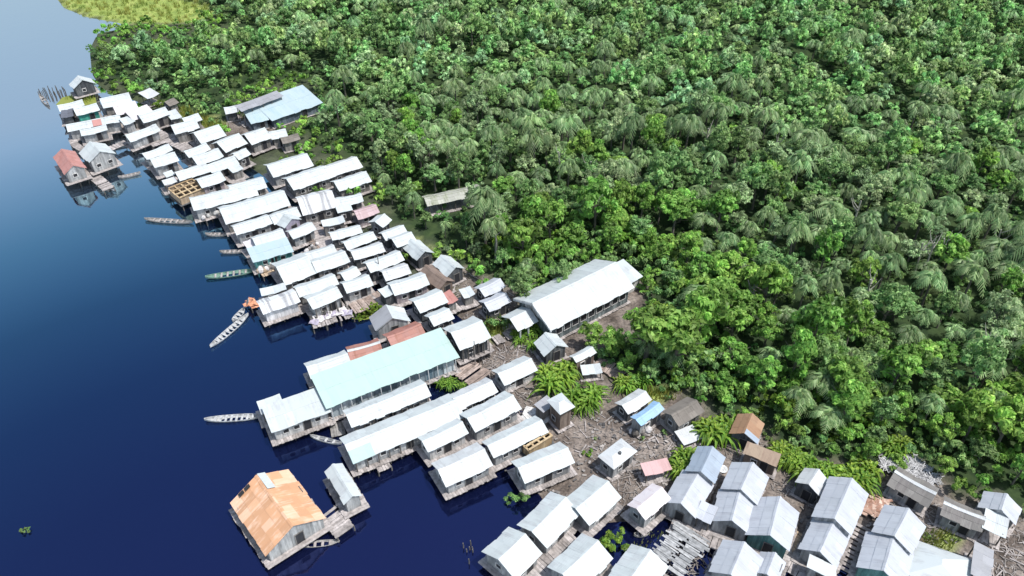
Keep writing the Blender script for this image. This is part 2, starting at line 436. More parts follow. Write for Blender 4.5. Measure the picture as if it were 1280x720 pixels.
HOUSES = [
 ('h1','stilt_house','dark grey plank house at the far end of the village, gable towards the camera','house','white','dark','gable','b',((85.3, 103.0), (115.0, 101.3), (120.0, 107.5), (90.5, 107.5))),
 ('h2','stilt_house','low white roof half hidden behind the house with green lake walls','house','white','plank','gable','a',((70.8, 132.5), (100.8, 125.8), (106.7, 131.7), (77.5, 138.7))),
 ('h3','stilt_house','white-roofed house with bright green walls at the far end near the yellow marsh grass','house','white','green','gable','a',((91.3, 137.5), (117.0, 130.0), (125.3, 137.5), (96.3, 144.2))),
 ('h4','shed','dark grey lean-to over the water beside the green-walled house','shed','darkgrey','dark','shed','a',((75.8, 140.0), (90.0, 138.3), (94.2, 144.2), (78.7, 146.7))),
 ('h5','stilt_house','white-roofed house nearest the forest at the far end, right of the green-walled house','house','white','plank','gable','a',((122.5, 125.0), (158.3, 117.5), (165.0, 127.0), (132.5, 135.0))),
 ('h6','stilt_house','pinkish white roof just below the farthest house beside the forest','house','pinkwhite','plank','gable','a',((140.0, 134.2), (166.7, 128.0), (173.3, 136.7), (147.5, 143.8))),
 ('h7','stilt_house','pinkish white roof wedged between two larger roofs at the far end','house','pinkwhite','plank','gable','a',((155.0, 142.5), (180.8, 131.7), (187.5, 141.7), (164.2, 150.8))),
 ('h8','stilt_house','white-roofed house with a long grey side wall, below the grey thatched hut among bushes','house','white','plank','gable','a',((172.5, 145.0), (205.0, 134.2), (209.2, 144.2), (178.3, 153.3))),
 ('h9','stilt_house','long narrow white roof with a red patch, at the lake edge of the far end','house','white','greyplank','gable','a',((83.3, 156.7), (147.5, 144.2), (150.8, 151.7), (88.3, 164.2))),
 ('h10','stilt_house','white-roofed house on the water in front of the long roof with a red patch','house','white','greyplank','gable','a',((100.0, 162.8), (131.3, 156.7), (135.3, 162.5), (104.5, 169.2))),
 ('h11','shed','tiny white roof between the red-patched long roof and the walkway at the far end','shed','white','greyplank','shed','a',((150.8, 150.0), (164.2, 146.7), (168.3, 151.7), (155.0, 156.7))),
 ('h12','stilt_house','white-roofed house with grey walls over dark water, at the end of the plank causeway','house','white','greyplank','gable','a',((155.0, 169.2), (191.7, 156.7), (198.7, 163.3), (163.3, 177.0))),
 ('h13','stilt_house','white gabled house alone in the lake, two small windows in its gable','house','white','greyplank','gable','b',((99.9, 190.1), (132.0, 181.8), (145.0, 194.6), (112.5, 201.8))),
 ('h14','stilt_house','faded red-roofed house farthest out in the lake at the far end','house','red','greyplank','gable','b',((68.2, 197.9), (92.1, 189.2), (105.7, 210.2), (81.8, 217.0))),
 ('h15','stilt_house','rear of two white roofs stepped together above the far lake inlet','house','white','greyplank','gable','a',((176.5, 192.4), (206.7, 181.7), (216.4, 187.5), (184.3, 199.6))),
 ('h16','stilt_house','front of two white roofs stepped together, grey wall standing in the far lake inlet','house','white','greyplank','gable','a',((186.3, 199.6), (214.5, 191.4), (224.2, 200.2), (195.0, 209.3))),
 ('h17','stilt_house','small white roof at the back of a stepped pair beside bright green bushes','house','white','plank','gable','a',((226.1, 148.6), (245.6, 142.8), (251.4, 150.2), (232.9, 156.4))),
 ('h18','stilt_house','wide white roof in front of a smaller one beside the far end of the boardwalk','house','white','plank','gable','a',((208.6, 157.8), (240.7, 151.0), (250.4, 159.3), (224.2, 167.5))),
 ('h19','stilt_house','broad white roof left of the bare earth strip in front of the blue hall','house','white','plank','gable','a',((235.8, 168.1), (266.0, 158.3), (282.5, 168.1), (253.3, 178.8))),
 ('h20','stilt_house','broad square white roof directly below the bare earth in front of the blue hall','house','white','plank','gable','a',((265.0, 178.8), (294.2, 169.0), (304.9, 178.8), (282.5, 191.4))),
 ('h21','stilt_house','white roof nearest the blue hall, right of the broad square roof','house','white','plank','gable','a',((303.9, 168.1), (328.2, 159.9), (334.4, 172.3), (310.7, 181.7))),
 ('h22','stilt_house','upper of two small white roofs lined up right of the main boardwalk','house','white','plank','gable','a',((228.1, 189.5), (255.3, 179.7), (261.1, 187.5), (235.8, 197.6))),
 ('h23','stilt_house','lower of two small white roofs lined up right of the main boardwalk','house','white','plank','gable','a',((236.8, 197.2), (268.9, 186.5), (276.7, 195.3), (247.5, 207.0))),
 ('h24','stilt_house','white roof with a dark seam just behind the house beside the roofless frame','house','white','plank','gable','a',((257.2, 206.0), (289.3, 195.3), (296.1, 204.0), (263.1, 216.7))),
 ('h25','stilt_house','long white roof at the water edge directly behind the roofless wooden frame','house','white','plank','gable','a',((217.4, 215.7), (253.3, 205.0), (262.1, 213.8), (226.1, 225.4))),
 ('h26','stilt_house','white-roofed house with a pinkish plank wall touching the roofless wooden frame','house','white','pinkwall','gable','a',((243.6, 224.5), (271.8, 215.7), (281.5, 224.5), (253.3, 235.2))),
 ('h27','stilt_house','small white roof among large roofs, two houses right of the pinkish wall','house','white','plank','gable','a',((288.4, 193.3), (302.9, 186.5), (313.6, 193.3), (298.1, 199.6))),
 ('h28','shed','tiny white lean-to roof above the dark gap behind the long lakeside roof','shed','white','plank','shed','a',((285.4, 211.2), (298.1, 206.0), (303.9, 210.9), (290.7, 216.1))),
 ('h29','hut','small white-roofed hut at the left end of the blue hall','hut','white','dark','gable','a',((278.6, 133.5), (294.2, 131.1), (299.4, 140.8), (284.1, 144.0))),
 ('h30','long_hall','long pale blue roofed hall at the forest edge of the far end','hall','blue','bluewall','shed','a',((327.6, 130.7), (383.6, 112.1), (396.3, 130.1), (331.5, 152.1))),
 ('h30b','hall_annex','short pale blue roofed annex at the left end of the blue hall','annex','blue','bluewall','shed','a',((303.5, 141.2), (327.3, 132.7), (331.9, 151.0), (313.6, 152.9))),
 ('h31','open_shelter','long grey slatted roof behind the blue hall','shelter','grey','dark','shed','a',((294.2, 134.0), (344.8, 116.5), (352.5, 119.4), (303.9, 138.9))),
 ('h32','stilt_house','white roof below the right end of the blue hall','house','white','plank','gable','a',((335.0, 165.1), (354.5, 162.2), (360.3, 170.0), (340.9, 174.9))),
 ('h33','hut','low grey brown hut with worn roof near the bushes below the blue hall','hut','thatch','plank','gable','a',((349.6, 172.9), (371.0, 167.1), (374.9, 174.9), (354.5, 178.8))),
 ('h34','shed','small white roof beside the bushes at the far end, below the grey thatched hut','shed','white','plank','shed','a',((208.3, 142.5), (220.0, 139.2), (226.7, 145.8), (213.3, 150.0))),
 ('h35','thatched_hut','grey thatched hut among green bushes at the far end','hut','thatch','plank','gable','a',((202.5, 126.7), (213.3, 122.5), (222.5, 130.0), (211.7, 135.8))),
 ('h36','shed','scrap of white roofing on a low shed, farthest among the bushes','shed','white2','plank','shed','a',((176.7, 117.5), (190.8, 111.7), (195.8, 118.3), (181.7, 124.2))),
 ('h36b','stilt_house','white roof in the middle of the row, behind the two longest lakeside roofs','house','white','plank','gable','a',((283.6, 233.5), (324.5, 221.8), (334.2, 234.5), (293.3, 244.2))),
 ('h37','stilt_house','very long white roof in front of the roofless frame, cluttered porch over the lake','house','white','greyplank','gable','a',((237.0, 248.5), (314.7, 228.6), (320.6, 244.2), (245.7, 262.1))),
 ('h38','stilt_house','largest plain white roof of the middle row, next to the very long porch house','house','white','plank','gable','a',((274.9, 257.8), (349.7, 240.7), (361.4, 254.9), (283.6, 280.5))),
 ('h39','stilt_house','white-roofed lakeside house with a grey wall, next in front of the largest white roof','house','white','greyplank','gable','a',((289.5, 283.1), (332.2, 268.5), (339.1, 280.2), (296.3, 292.8))),
 ('h40','stilt_house','white roof behind the small mauve gable','house','white','plank','gable','a',((334.2, 269.8), (367.3, 258.8), (375.0, 269.8), (344.9, 279.2))),
 ('h41','stilt_house','small house showing a mauve gable with one dark window','house','white','mauve','gable','b',((346.8, 278.2), (367.3, 270.4), (377.4, 275.3), (355.6, 285.0))),
 ('h42','stilt_house','white-roofed house with a grey wall at the pinkish deck square','house','white','greyplank','gable','a',((358.5, 288.9), (386.7, 278.2), (392.5, 287.0), (365.3, 299.6))),
 ('h43','stilt_house','white roof directly behind the pale blue roof on the lake edge','house','white','plank','gable','a',((313.8, 297.7), (347.8, 287.0), (359.5, 297.7), (322.5, 309.3))),
 ('h44','stilt_house','pale blue roofed house with turquoise posts on the lake edge, behind the green canoe','house','blue','teal','shed','a',((310.0, 315.0), (356.7, 300.4), (366.4, 314.0), (317.8, 327.6))),
 ('h45','stilt_house','wide white roof with grey streaks at its lower edge, right of the middle boardwalk','house','streak','plank','gable','a',((367.3, 247.1), (411.0, 238.3), (420.7, 257.8), (382.8, 267.9))),
 ('h46','stilt_house','white roof at the forest edge, right of the streaked wide roof','house','white','plank','gable','a',((415.6, 248.9), (449.6, 241.3), (452.5, 251.4), (421.0, 257.6))),
 ('h47','shed','small white roof below the forest-edge house, left of the dusty pink roof','shed','white','dark','shed','a',((419.4, 260.1), (437.0, 256.3), (440.8, 262.1), (423.3, 266.0))),
 ('h48','stilt_house','dusty pink rusted roof at the forest edge in the middle of the village','house','pink','pinkwall','gable','a',((441.8, 263.1), (468.1, 255.3), (472.0, 266.0), (446.7, 273.8))),
 ('h49','hut','small white diamond-shaped roof in front of the dusty pink roof','hut','white','plank','gable','a',((463.2, 276.7), (474.9, 267.0), (485.6, 276.7), (474.9, 286.4))),
 ('h50','shed','narrow white strip of roof below the streaked wide roof','shed','white','plank','shed','a',((401.0, 277.6), (427.2, 271.8), (432.1, 277.6), (405.8, 283.5))),
 ('h51','stilt_house','uppermost of three parallel white roofs right of the boardwalk','house','white','dark','gable','a',((409.7, 290.7), (446.7, 281.5), (451.5, 289.9), (417.1, 300.4))),
 ('h52','stilt_house','middle one of three parallel white roofs right of the boardwalk','house','white','dark','gable','a',((426.3, 302.0), (464.2, 289.3), (467.1, 299.0), (435.0, 312.7))),
 ('h53','stilt_house','lowest of three parallel white roofs right of the boardwalk','house','white2','dark','gable','a',((437.0, 313.6), (473.9, 302.9), (478.8, 313.6), (442.8, 325.3))),
 ('h54','stilt_house','rear roof of an overlapping pair below the three parallel white roofs','house','white','dark','gable','a',((454.5, 327.2), (497.2, 314.0), (502.1, 325.3), (464.2, 341.2))),
 ('h55','stilt_house','front roof of an overlapping pair, faintly lined, above the small pale shed','house','white2','dark','gable','a',((475.8, 338.9), (505.0, 329.6), (512.8, 342.2), (481.7, 352.1))),
 ('h56','stilt_house','rear of two joined white roofs touching the bright bushes at the forest edge','house','white','dark','gable','a',((473.9, 290.3), (501.1, 281.5), (506.0, 290.3), (481.7, 302.0))),
 ('h57','stilt_house','front of two joined white roofs touching the bright bushes at the forest edge','house','white','dark','gable','a',((487.5, 298.1), (510.9, 289.3), (517.7, 301.0), (495.3, 309.7))),
 ('h58','stilt_house','white house with a dark gable turned towards the brown hut, at the forest edge','house','white','dark','gable','b',((505.0, 309.3), (524.5, 301.0), (540.4, 315.6), (522.9, 325.3))),
 ('h59','stilt_house','white-roofed house behind the brown hut, dark gable to the right','house','white','dark','gable','b',((541.6, 331.5), (562.4, 319.8), (577.9, 336.0), (561.4, 344.4))),
 ('h60','thatched_hut','brown weathered hut between two white houses at the forest edge','hut','brownthatch','brownwall','gable','b',((527.4, 341.8), (539.1, 332.7), (563.7, 347.7), (552.7, 364.2))),
 ('h61','stilt_house','white-roofed house with pinkish side wall, left of the brown weathered hut','house','white','pinkwall','gable','a',((483.6, 354.6), (527.4, 341.0), (534.2, 355.6), (495.3, 368.2))),
 ('h62','stilt_house','white-roofed house touching the tiny red lean-to','house','white','dark','gable','a',((512.8, 375.0), (546.8, 361.4), (556.6, 377.9), (524.5, 391.5))),
 ('h63','shed','small pale shed between the boardwalk and the pinkish-walled house','shed','white','dark','shed','a',((472.9, 364.3), (485.6, 358.5), (492.4, 366.3), (480.7, 372.1))),
 ('h64','stilt_house','white roof behind the verandah house on the lake inlet','house','white','plank','gable','a',((366.4, 358.8), (415.0, 342.6), (420.5, 354.9), (376.1, 371.4))),
 ('h65','stilt_house','white-roofed verandah house beside the deck of tall posts on the lake inlet','house','white','greyplank','gable','a',((380.0, 371.8), (416.0, 358.2), (427.1, 370.8), (392.1, 386.4))),
 ('h66','stilt_house','lakeside house draped in pale corrugated sheets, above the two white canoes','house','streak','tarp','gable','a',((319.7, 377.2), (364.5, 362.7), (374.6, 376.3), (331.8, 391.8))),
 ('h67','shed','narrow white ledge roof behind the draped lakeside house','shed','white','plank','shed','a',((325.6, 363.6), (354.7, 356.8), (358.6, 360.7), (328.5, 368.5))),
 ('h68','stilt_house','white roof below the deck square, rear of a big joined block','house','white','plank','gable','a',((377.1, 317.0), (414.1, 306.3), (419.9, 314.6), (384.9, 326.3))),
 ('h69','stilt_house','white roof at the right of the big joined block near the lake','house','white','plank','gable','a',((387.8, 326.3), (426.7, 313.1), (435.4, 327.1), (395.6, 340.7))),
 ('h70','stilt_house','broad white roof on the lake side of the joined block, goods heaped beside it','house','white','plank','gable','a',((341.1, 327.6), (377.1, 317.0), (393.6, 341.8), (355.7, 357.8))),
 ('h71','stilt_house','small white roof just behind the house at the brown footbridge','house','white','plank','gable','a',((423.8, 342.2), (440.3, 332.1), (450.4, 344.6), (429.6, 351.2))),
 ('h72','stilt_house','white-roofed house with grey wall beside the brown footbridge','house','white','greyplank','gable','a',((426.3, 352.6), (457.4, 342.9), (464.2, 355.6), (433.1, 367.2))),
 ('h73','stilt_house','small house with one grey slope on the inlet behind the larger rusty roof','house','white','greyplank','gable','b',((465.1, 398.3), (502.1, 384.7), (507.9, 398.3), (474.9, 415.8))),
 ('h74','stilt_house','larger rusty red roof against the long turquoise hall','house','rust','brownwall','gable','a',((480.7, 418.8), (518.6, 402.2), (532.2, 418.8), (490.4, 434.3))),
 ('h75','stilt_house','smaller rusty red roof with a white ridge sheet on the inlet','house','rust','brownwall','gable','a',((432.7, 433.3), (472.0, 425.6), (477.2, 439.6), (439.9, 452.8))),
 ('h76','stilt_house','white-roofed house at the lake corner of the long turquoise hall','house','white','greyplank','gable','a',((378.1, 454.6), (429.6, 440.0), (436.8, 453.6), (391.7, 472.5))),
 ('h77','long_hall','long pale turquoise roofed hall reaching from the lake into the village','hall','teal','stripe','shed','a',((386.0, 476.0), (543.0, 419.0), (576.0, 446.0), (420.0, 508.0))),
 ('h78','stilt_house','white-roofed house behind the tall stilted house, dark arched end','house','white','dark','gable','a',((532.2, 394.5), (556.6, 383.8), (565.3, 398.3), (542.0, 408.1))),
 ('h79','stilt_house','big white-roofed house on tall thin stilts at the foot of the hall ramp','house','white','dark','gable','a',((551.7, 411.0), (595.4, 397.4), (608.1, 420.7), (578.9, 436.3))),
 ('h80','shed','tiny red lean-to roof in the middle of the white houses','shed','red','plank','shed','a',((550.7, 370.1), (563.4, 364.3), (571.1, 375.0), (559.5, 379.9))),
 ('h81','shed','tiny white lean-to right of the tiny red one','shed','white','plank','shed','a',((575.0, 364.3), (588.6, 358.5), (591.6, 369.2), (578.9, 372.1))),
 ('h82','stilt_house','rear of two stepped pale roofs left of the great white hall','house','lav','dark','gable','a',((596.4, 358.9), (619.8, 346.8), (629.5, 359.4), (603.2, 372.1))),
 ('h83','stilt_house','front of two stepped pale roofs left of the great white hall','house','lav','dark','gable','a',((601.9, 376.6), (627.5, 364.3), (635.7, 378.3), (609.1, 390.0))),
 ('h84','stilt_house','white-roofed house standing out in the lake at the end of the moored canoe','house','white','palewall','shed','a',((325.6, 512.9), (395.6, 490.2), (414.1, 511.0), (345.0, 539.2))),
 ('h84b','boat_shelter','small white roof at the canoe end of the house standing out in the lake','shelter','white','palewall','shed','a',((320.7, 505.1), (347.0, 495.4), (356.7, 507.1), (328.5, 516.8))),
 ('h85','stilt_house','long white roof lying alongside the turquoise hall','house','white','greyplank','gable','a',((430.1, 512.2), (524.5, 477.2), (536.1, 493.8), (442.8, 533.6))),
 ('h86','stilt_house','longest white roof on the lake with a grey green square at its corner','house','white','greyplank','gable','a',((425.3, 549.2), (560.4, 494.7), (575.0, 521.0), (446.7, 577.4))),
 ('h87','stilt_house','white-roofed house with cream front wall right of the longest lakeside roof','house','white','palewall','gable','a',((524.5, 548.2), (571.1, 522.9), (583.2, 542.4), (534.6, 563.8))),
 ('h88','stilt_house','white-roofed house below the yellow plant in the dark pool','house','white2','dark','gable','a',((561.4, 493.8), (609.1, 473.3), (618.8, 489.9), (575.0, 512.2))),
 ('h89','stilt_house','broad white roof left of the crossing walkways in the lower village','house','white','greyplank','gable','a',((577.0, 517.0), (633.0, 491.5), (647.0, 510.0), (594.5, 541.4))),
 ('h90','stilt_house','worn white roof below the cream-fronted house in the lower village','house','white2','greyplank','gable','a',((540.0, 580.0), (596.0, 556.0), (614.0, 581.0), (560.0, 607.0))),
 ('h91','stilt_house','white-roofed house beside the wooden lattice frame','house','white','greyplank','gable','a',((603.9, 548.9), (671.0, 523.6), (680.7, 538.2), (619.4, 574.2))),
 ('h92','stilt_house','white roof just below the wooden lattice frame and the mud yard','house','white','greyplank','gable','a',((640.0, 578.0), (699.0, 554.5), (716.0, 577.0), (657.0, 603.0))),
 ('h93','stilt_house','white-roofed house with a pale wall left of the tall banana plants','house','white','palewall','gable','a',((611.7, 463.3), (656.4, 446.8), (669.0, 460.4), (635.0, 479.9))),
 ('h94','stilt_house','small white house in front of the great hall, behind the tall banana plants','house','white','dark','gable','b',((668.1, 429.9), (695.3, 417.2), (706.4, 433.8), (683.6, 444.5))),
 ('h95','hut','stubby white-roofed hut on tall plank walls at the mud yard','hut','white','brownwall','hip','a',((686.5, 499.3), (703.1, 492.5), (716.7, 507.1), (697.2, 519.2))),
 ('h96','thatched_hut','small grey roof leaning against the stubby white hut','hut','grey','plank','shed','a',((669.0, 507.1), (685.6, 496.4), (691.4, 504.2), (677.8, 515.8))),
 ('h97','shed','narrow white-roofed shed beside the plank pile at the forest edge','shed','white','brownwall','gable','a',((712.8, 446.4), (737.1, 434.7), (742.9, 439.0), (720.6, 452.2))),
 ('h98','shed','low scrap white roof in front of the plank pile','shed','white','plank','shed','a',((724.5, 458.5), (747.8, 456.5), (753.6, 465.3), (730.3, 468.2))),
 ('h99','hut','small pale hut behind the blue-roofed shed at the mud yard','hut','white2','dark','gable','a',((769.2, 504.6), (800.3, 486.7), (811.0, 500.7), (785.7, 517.4))),
 ('h100','shed','narrow blue-roofed shed with grey plank walls','shed','skyblue','greyplank','gable','a',((787.7, 522.7), (818.8, 502.2), (826.6, 512.0), (802.3, 531.4))),
 ('h101','thatched_hut','sagging grey brown thatched hut right of the blue-roofed shed','hut','thatch','plank','gable','a',((828.1, 515.7), (859.2, 498.2), (878.6, 513.8), (849.5, 532.2))),
 ('h102','stilt_house','brown-roofed hut with a dark front at the forest edge','hut','orangebrown','dark','gable','b',((922.4, 521.5), (955.4, 528.0), (943.8, 554.0), (913.6, 542.0))),
 ('h103','plank_hut','brown plank hut below the brown-roofed hut','hut','brownplank','brownwall','shed','a',((933.1, 555.6), (974.9, 571.1), (969.1, 582.8), (931.1, 567.2))),
 ('h104','stilt_house','blue grey roofed house right of the palm clump','house','bluegrey','greyplank','gable','b',((873.8, 563.3), (903.3, 569.2), (894.2, 602.2), (855.3, 590.6))),
 ('h105','stilt_house','white house in front of the blue grey roof, grey gable to the canal','house','lav','greyplank','gable','b',((850.0, 593.3), (892.2, 602.2), (868.9, 640.0), (828.9, 633.3))),
 ('h106','stilt_house','pale lavender roof behind the grey-gabled house, near the brown plank hut','house','lav','greyplank','gable','b',((916.7, 581.6), (958.9, 594.4), (945.6, 627.8), (901.1, 612.7))),
 ('h107','stilt_house','pale roof with a grey gable onto the lower boardwalk, left of the green gable','house','lav','greyplank','gable','b',((900.4, 614.0), (945.6, 627.8), (934.0, 665.6), (891.1, 651.6))),
 ('h108','stilt_house','pale roof with a green gable onto the lower boardwalk','house','lav','tealdark','gable','b',((946.7, 624.9), (995.6, 638.2), (984.0, 689.3), (934.4, 666.0))),
 ('h109','stilt_house','pale-roofed house at the bottom edge, across the boardwalk from the grey gable','house','lav','greyplank','gable','b',((904.4, 680.4), (951.6, 694.4), (938.9, 728.9), (884.4, 722.2))),
 ('h110','hut','small white-roofed hut at the bottom edge below the green gable','hut','lav','greyplank','gable','b',((952.2, 691.1), (980.4, 702.2), (972.2, 723.3), (941.1, 721.1))),
 ('h111','shed','small corrugated lean-to between the grey-gabled houses','shed','lav','dark','shed','a',((876.7, 628.9), (897.1, 636.7), (887.8, 654.4), (869.3, 644.0))),
 ('h112','hut','small pale hut with dark open front right of the green-gabled house','hut','white2','dark','gable','b',((1004.4, 588.9), (1036.7, 596.7), (1022.2, 618.2), (995.6, 603.3))),
 ('h113','stilt_house','large pale house below the bright yellow green plants','house','lav','greyplank','gable','b',((1037.8, 601.1), (1084.4, 616.0), (1061.8, 668.2), (1017.8, 646.0))),
 ('h114','stilt_house','pale house in front of the one below the bright yellow green plants','house','lav','greyplank','gable','b',((1018.9, 648.9), (1061.6, 668.2), (1043.3, 707.1), (1001.1, 687.8))),
 ('h115','stilt_house','large pale house right of the heap of rusty brick-red scrap','house','lav','greyplank','gable','b',((1107.8, 635.6), (1154.9, 656.0), (1138.9, 688.9), (1090.0, 668.2))),
 ('h116','stilt_house','pale house with a green gable at the bottom edge, right of the rack deck','house','lav','tealdark','gable','b',((1083.3, 668.2), (1141.1, 690.0), (1125.6, 731.1), (1073.3, 714.4))),
 ('h117','stilt_house','very broad bright white roof at the bottom right edge','house','white','greyplank','hip','b',((1146.0, 678.9), (1205.6, 695.6), (1216.7, 735.6), (1127.8, 728.9))),
 ('h118','shed','flat grey roof strip right of the very broad white roof at the bottom','shed','grey','greyplank','shed','b',((1217.8, 681.8), (1241.6, 686.7), (1237.1, 724.4), (1213.3, 722.2))),
 ('h119','plank_hut','left of two long grey plank huts beside the white stick heap','hut','greythatch','greyplank','gable','a',((1123.3, 585.6), (1174.4, 611.6), (1157.1, 632.2), (1111.1, 604.4))),
 ('h120','plank_hut','right of two long grey plank huts, nearest the right edge houses','hut','greythatch','greyplank','gable','a',((1181.6, 622.9), (1230.4, 641.8), (1225.6, 664.4), (1176.2, 643.3))),
 ('h121','stilt_house','white gabled house at the right edge against the forest','house','lav','greyplank','gable','b',((1232.2, 615.6), (1274.4, 636.0), (1267.8, 652.9), (1225.1, 636.7))),
 ('h122','shed','flat bright white lean-to in front of the right edge gabled house','shed','white','dark','shed','a',((1233.3, 638.9), (1261.1, 651.6), (1255.1, 668.9), (1226.0, 658.9))),
 ('h123','hut','small white roof at the bottom edge between the two rows of pale houses','hut','white','greyplank','shed','b',((1013.3, 697.3), (1043.3, 707.8), (1042.2, 722.2), (1007.8, 713.3))),
 ('h124','stilt_house','white-roofed house at the bottom edge nearest the open lake','house','white','greyplank','gable','a',((603.0, 694.0), (631.0, 667.0), (681.0, 685.5), (645.5, 720.0))),
 ('h125','stilt_house','white roof behind the bottom-edge lakeside house','house','white','greyplank','gable','a',((650.0, 655.0), (690.0, 618.0), (722.0, 640.0), (682.0, 684.0))),
 ('h126','stilt_house','white roof between the mud yard and the plank deck at the bottom','house','white','greyplank','gable','a',((705.0, 628.0), (742.0, 596.0), (775.0, 622.0), (735.0, 655.0))),
 ('h127','stilt_house','white-roofed house at the bottom edge between the plank deck and the green bush','house','white','greyplank','gable','a',((685.5, 709.0), (729.0, 671.0), (763.0, 697.0), (722.0, 740.0))),
 ('h128','stilt_house','white-roofed house at the bottom edge right of the narrow canal','house','white','greyplank','gable','a',((755.0, 728.0), (792.0, 684.0), (831.0, 707.0), (800.0, 760.0))),
 ('h129','hut','dirty white hut with a small vent hole in the mud yard','hut','white2','greyplank','hip','a',((743.9, 574.2), (778.5, 548.5), (792.9, 564.5), (771.1, 582.9))),
 ('h130','shed','low salmon pink roof in front of the mud yard','shed','salmon','plank','shed','a',((803.8, 581.8), (831.0, 574.6), (840.7, 587.7), (804.7, 594.5))),
 ('h131','stilt_house','big orange rusted roof house alone in the lake at the bottom','house','orange','greyplank','gable','b',((285.3, 629.3), (365.0, 589.4), (404.9, 645.8), (332.9, 693.5))),
 ('h132','stilt_house','narrow white roof in the lake right of the orange-roofed house','house','white','greyplank','gable','b',((408.0, 588.0), (428.0, 583.0), (452.0, 620.0), (430.0, 628.0))),
 ('h134','open_shelter','long weathered pale roof alone inside the forest','shelter','ruin','plank','gable','a',((529.0, 246.0), (597.0, 231.0), (600.0, 243.0), (536.0, 257.0))),
 ('h140','stilt_house','white roof halfway down the village, uppermost of four near the forest bend','house','white','greyplank','gable','a',((330.0, 207.0), (378.0, 193.0), (390.0, 206.0), (343.0, 221.0))),
 ('h141','stilt_house','white roof halfway down the village, just above the streaked wide roof','house','white','plank','gable','a',((354.0, 224.0), (400.0, 208.0), (413.0, 221.0), (367.0, 238.0))),
 ('h142','stilt_house','worn white roof nearest the forest bend halfway down the village','house','white2','plank','gable','a',((402.0, 209.0), (440.0, 197.0), (451.0, 208.0), (412.0, 222.0))),
 ('h143','stilt_house','white roof at the forest edge directly above the dusty pink roof','house','white','plank','gable','a',((414.0, 227.0), (452.0, 215.0), (463.0, 226.0), (425.0, 239.0))),
 ('h144','hut','dull pinkish roofed hut with grey walls in front of the salmon shed','hut','pinkwhite','greyplank','gable','a',((786.0, 630.0), (816.0, 606.0), (836.0, 623.0), (806.0, 650.0))),
 ('h145','shed','tiny white box shed on the water in front of the stepped roofs','shed','white','greyplank','shed','a',((205.5, 217.5), (215.5, 214.0), (218.5, 218.5), (208.0, 222.0))),
 ('h146','shed','tiny pale lean-to beside the top edge of the roofless tan frame','shed','white2','greyplank','shed','a',((203.5, 227.0), (218.0, 222.5), (221.0, 227.0), (206.0, 231.5))),
 ('h147','shed','tiny pinkish shed at the lake corner of the pale blue roof','shed','pinkwhite','plank','shed','a',((305.0, 304.0), (315.0, 300.5), (319.0, 307.0), (309.0, 311.0))),
 ('h148','shed','low scatter of white sheets on a knee-high frame below the sagging thatched hut','shed','white2','plank','shed','a',((842.0, 542.0), (864.0, 535.0), (878.0, 546.0), (857.0, 556.0))),
 ('chapel','great_hall','great white gabled hall with a columned porch at the forest edge','hall','white','louvre','gable','a',((641.8, 373.5), (742.9, 331.7), (789.6, 354.0), (695.3, 411.4))),
]

GRP = {}
OPT = {
 'h148':dict(open=True, eave=1.1, floor=.4, land=True), 'h145':dict(wallh=1.4), 'h146':dict(open=True, wallh=1.3), 'h147':dict(wallh=1.4),
 'h30':dict(land=True, rise=.9, keep=1), 'h30b':dict(land=True, rise=.8), 'h31':dict(open=True, land=True, eave=3.3),
 'h77':dict(rise=.7, eave=2.9, oh=.5, ws=1.0), 'chapel':dict(land=True, floor=.5, eave=2.85, rise=1.7, oh=.5, ws=1.14),
 'h134':dict(open=True, land=True, rise=.5), 'h131':dict(rise=1.6, eave=2.05, floor=.75, ws=1.0),
 'h13':dict(twowin=True, floor=1.1, eave=2.9, keep=1), 'h14':dict(floor=1.1),
 'h84':dict(rise=.35, floor=.9, eave=2.5), 'h84b':dict(open=True, eave=2.3, rise=.2), 'h79':dict(floor=1.4, eave=3.3),
 'h75':dict(cap='white'), 'h119':dict(cap='white2', land=True), 'h120':dict(cap='white2', land=True),
 'h66':dict(rise=.5), 'h45':dict(), 'h95':dict(floor=.6, eave=3.4), 'h4':dict(wallh=1.5), 'h98':dict(open=True, eave=1.3, floor=.4),
 'h36':dict(open=True), 'h63':dict(wallh=1.7), 'h80':dict(wallh=1.5), 'h81':dict(wallh=1.5), 'h111':dict(open=True, wallh=1.6),
 'h130':dict(open=True, eave=1.7, floor=.4), 'h118':dict(open=True, wallh=1.7), 'h122':dict(open=True, wallh=1.7),
 'h112':dict(wallh=1.6), 'h103':dict(wallh=1.5, rise=.35), 'h106':dict(eave=2.6), 'h107':dict(eave=2.2), 'h104':dict(eave=2.75), 'h105':dict(eave=2.25), 'h113':dict(eave=2.7), 'h114':dict(eave=2.2), 'h115':dict(eave=2.65), 'h116':dict(eave=2.2), 'h108':dict(eave=2.35), 'h109':dict(eave=2.3), 'h110':dict(eave=2.05),
 'h28':dict(wallh=1.6), 'h11':dict(wallh=1.6),
}
LAND = set('h29 h30 h30b h31 h32 h33 h34 h35 h36 h48 h58 h59 h60 h82 h83 h93 h94 h95 h96 h97 h98 h99 h100 h101 h102 h103 h104 h105 h106 h112 h113 h115 h117 h118 h119 h120 h121 h122 h129 h130 h134'.split())
for h in HOUSES:
    o = dict(OPT.get(h[0], {}))
    if h[0] in LAND: o['land'] = True
    g = {'house':'stilt houses of the lake village','hut':'small huts of the village','shed':'sheds and lean-tos between the houses'}.get(h[3])
    if g: o['group'] = g
    house(*h, **o)
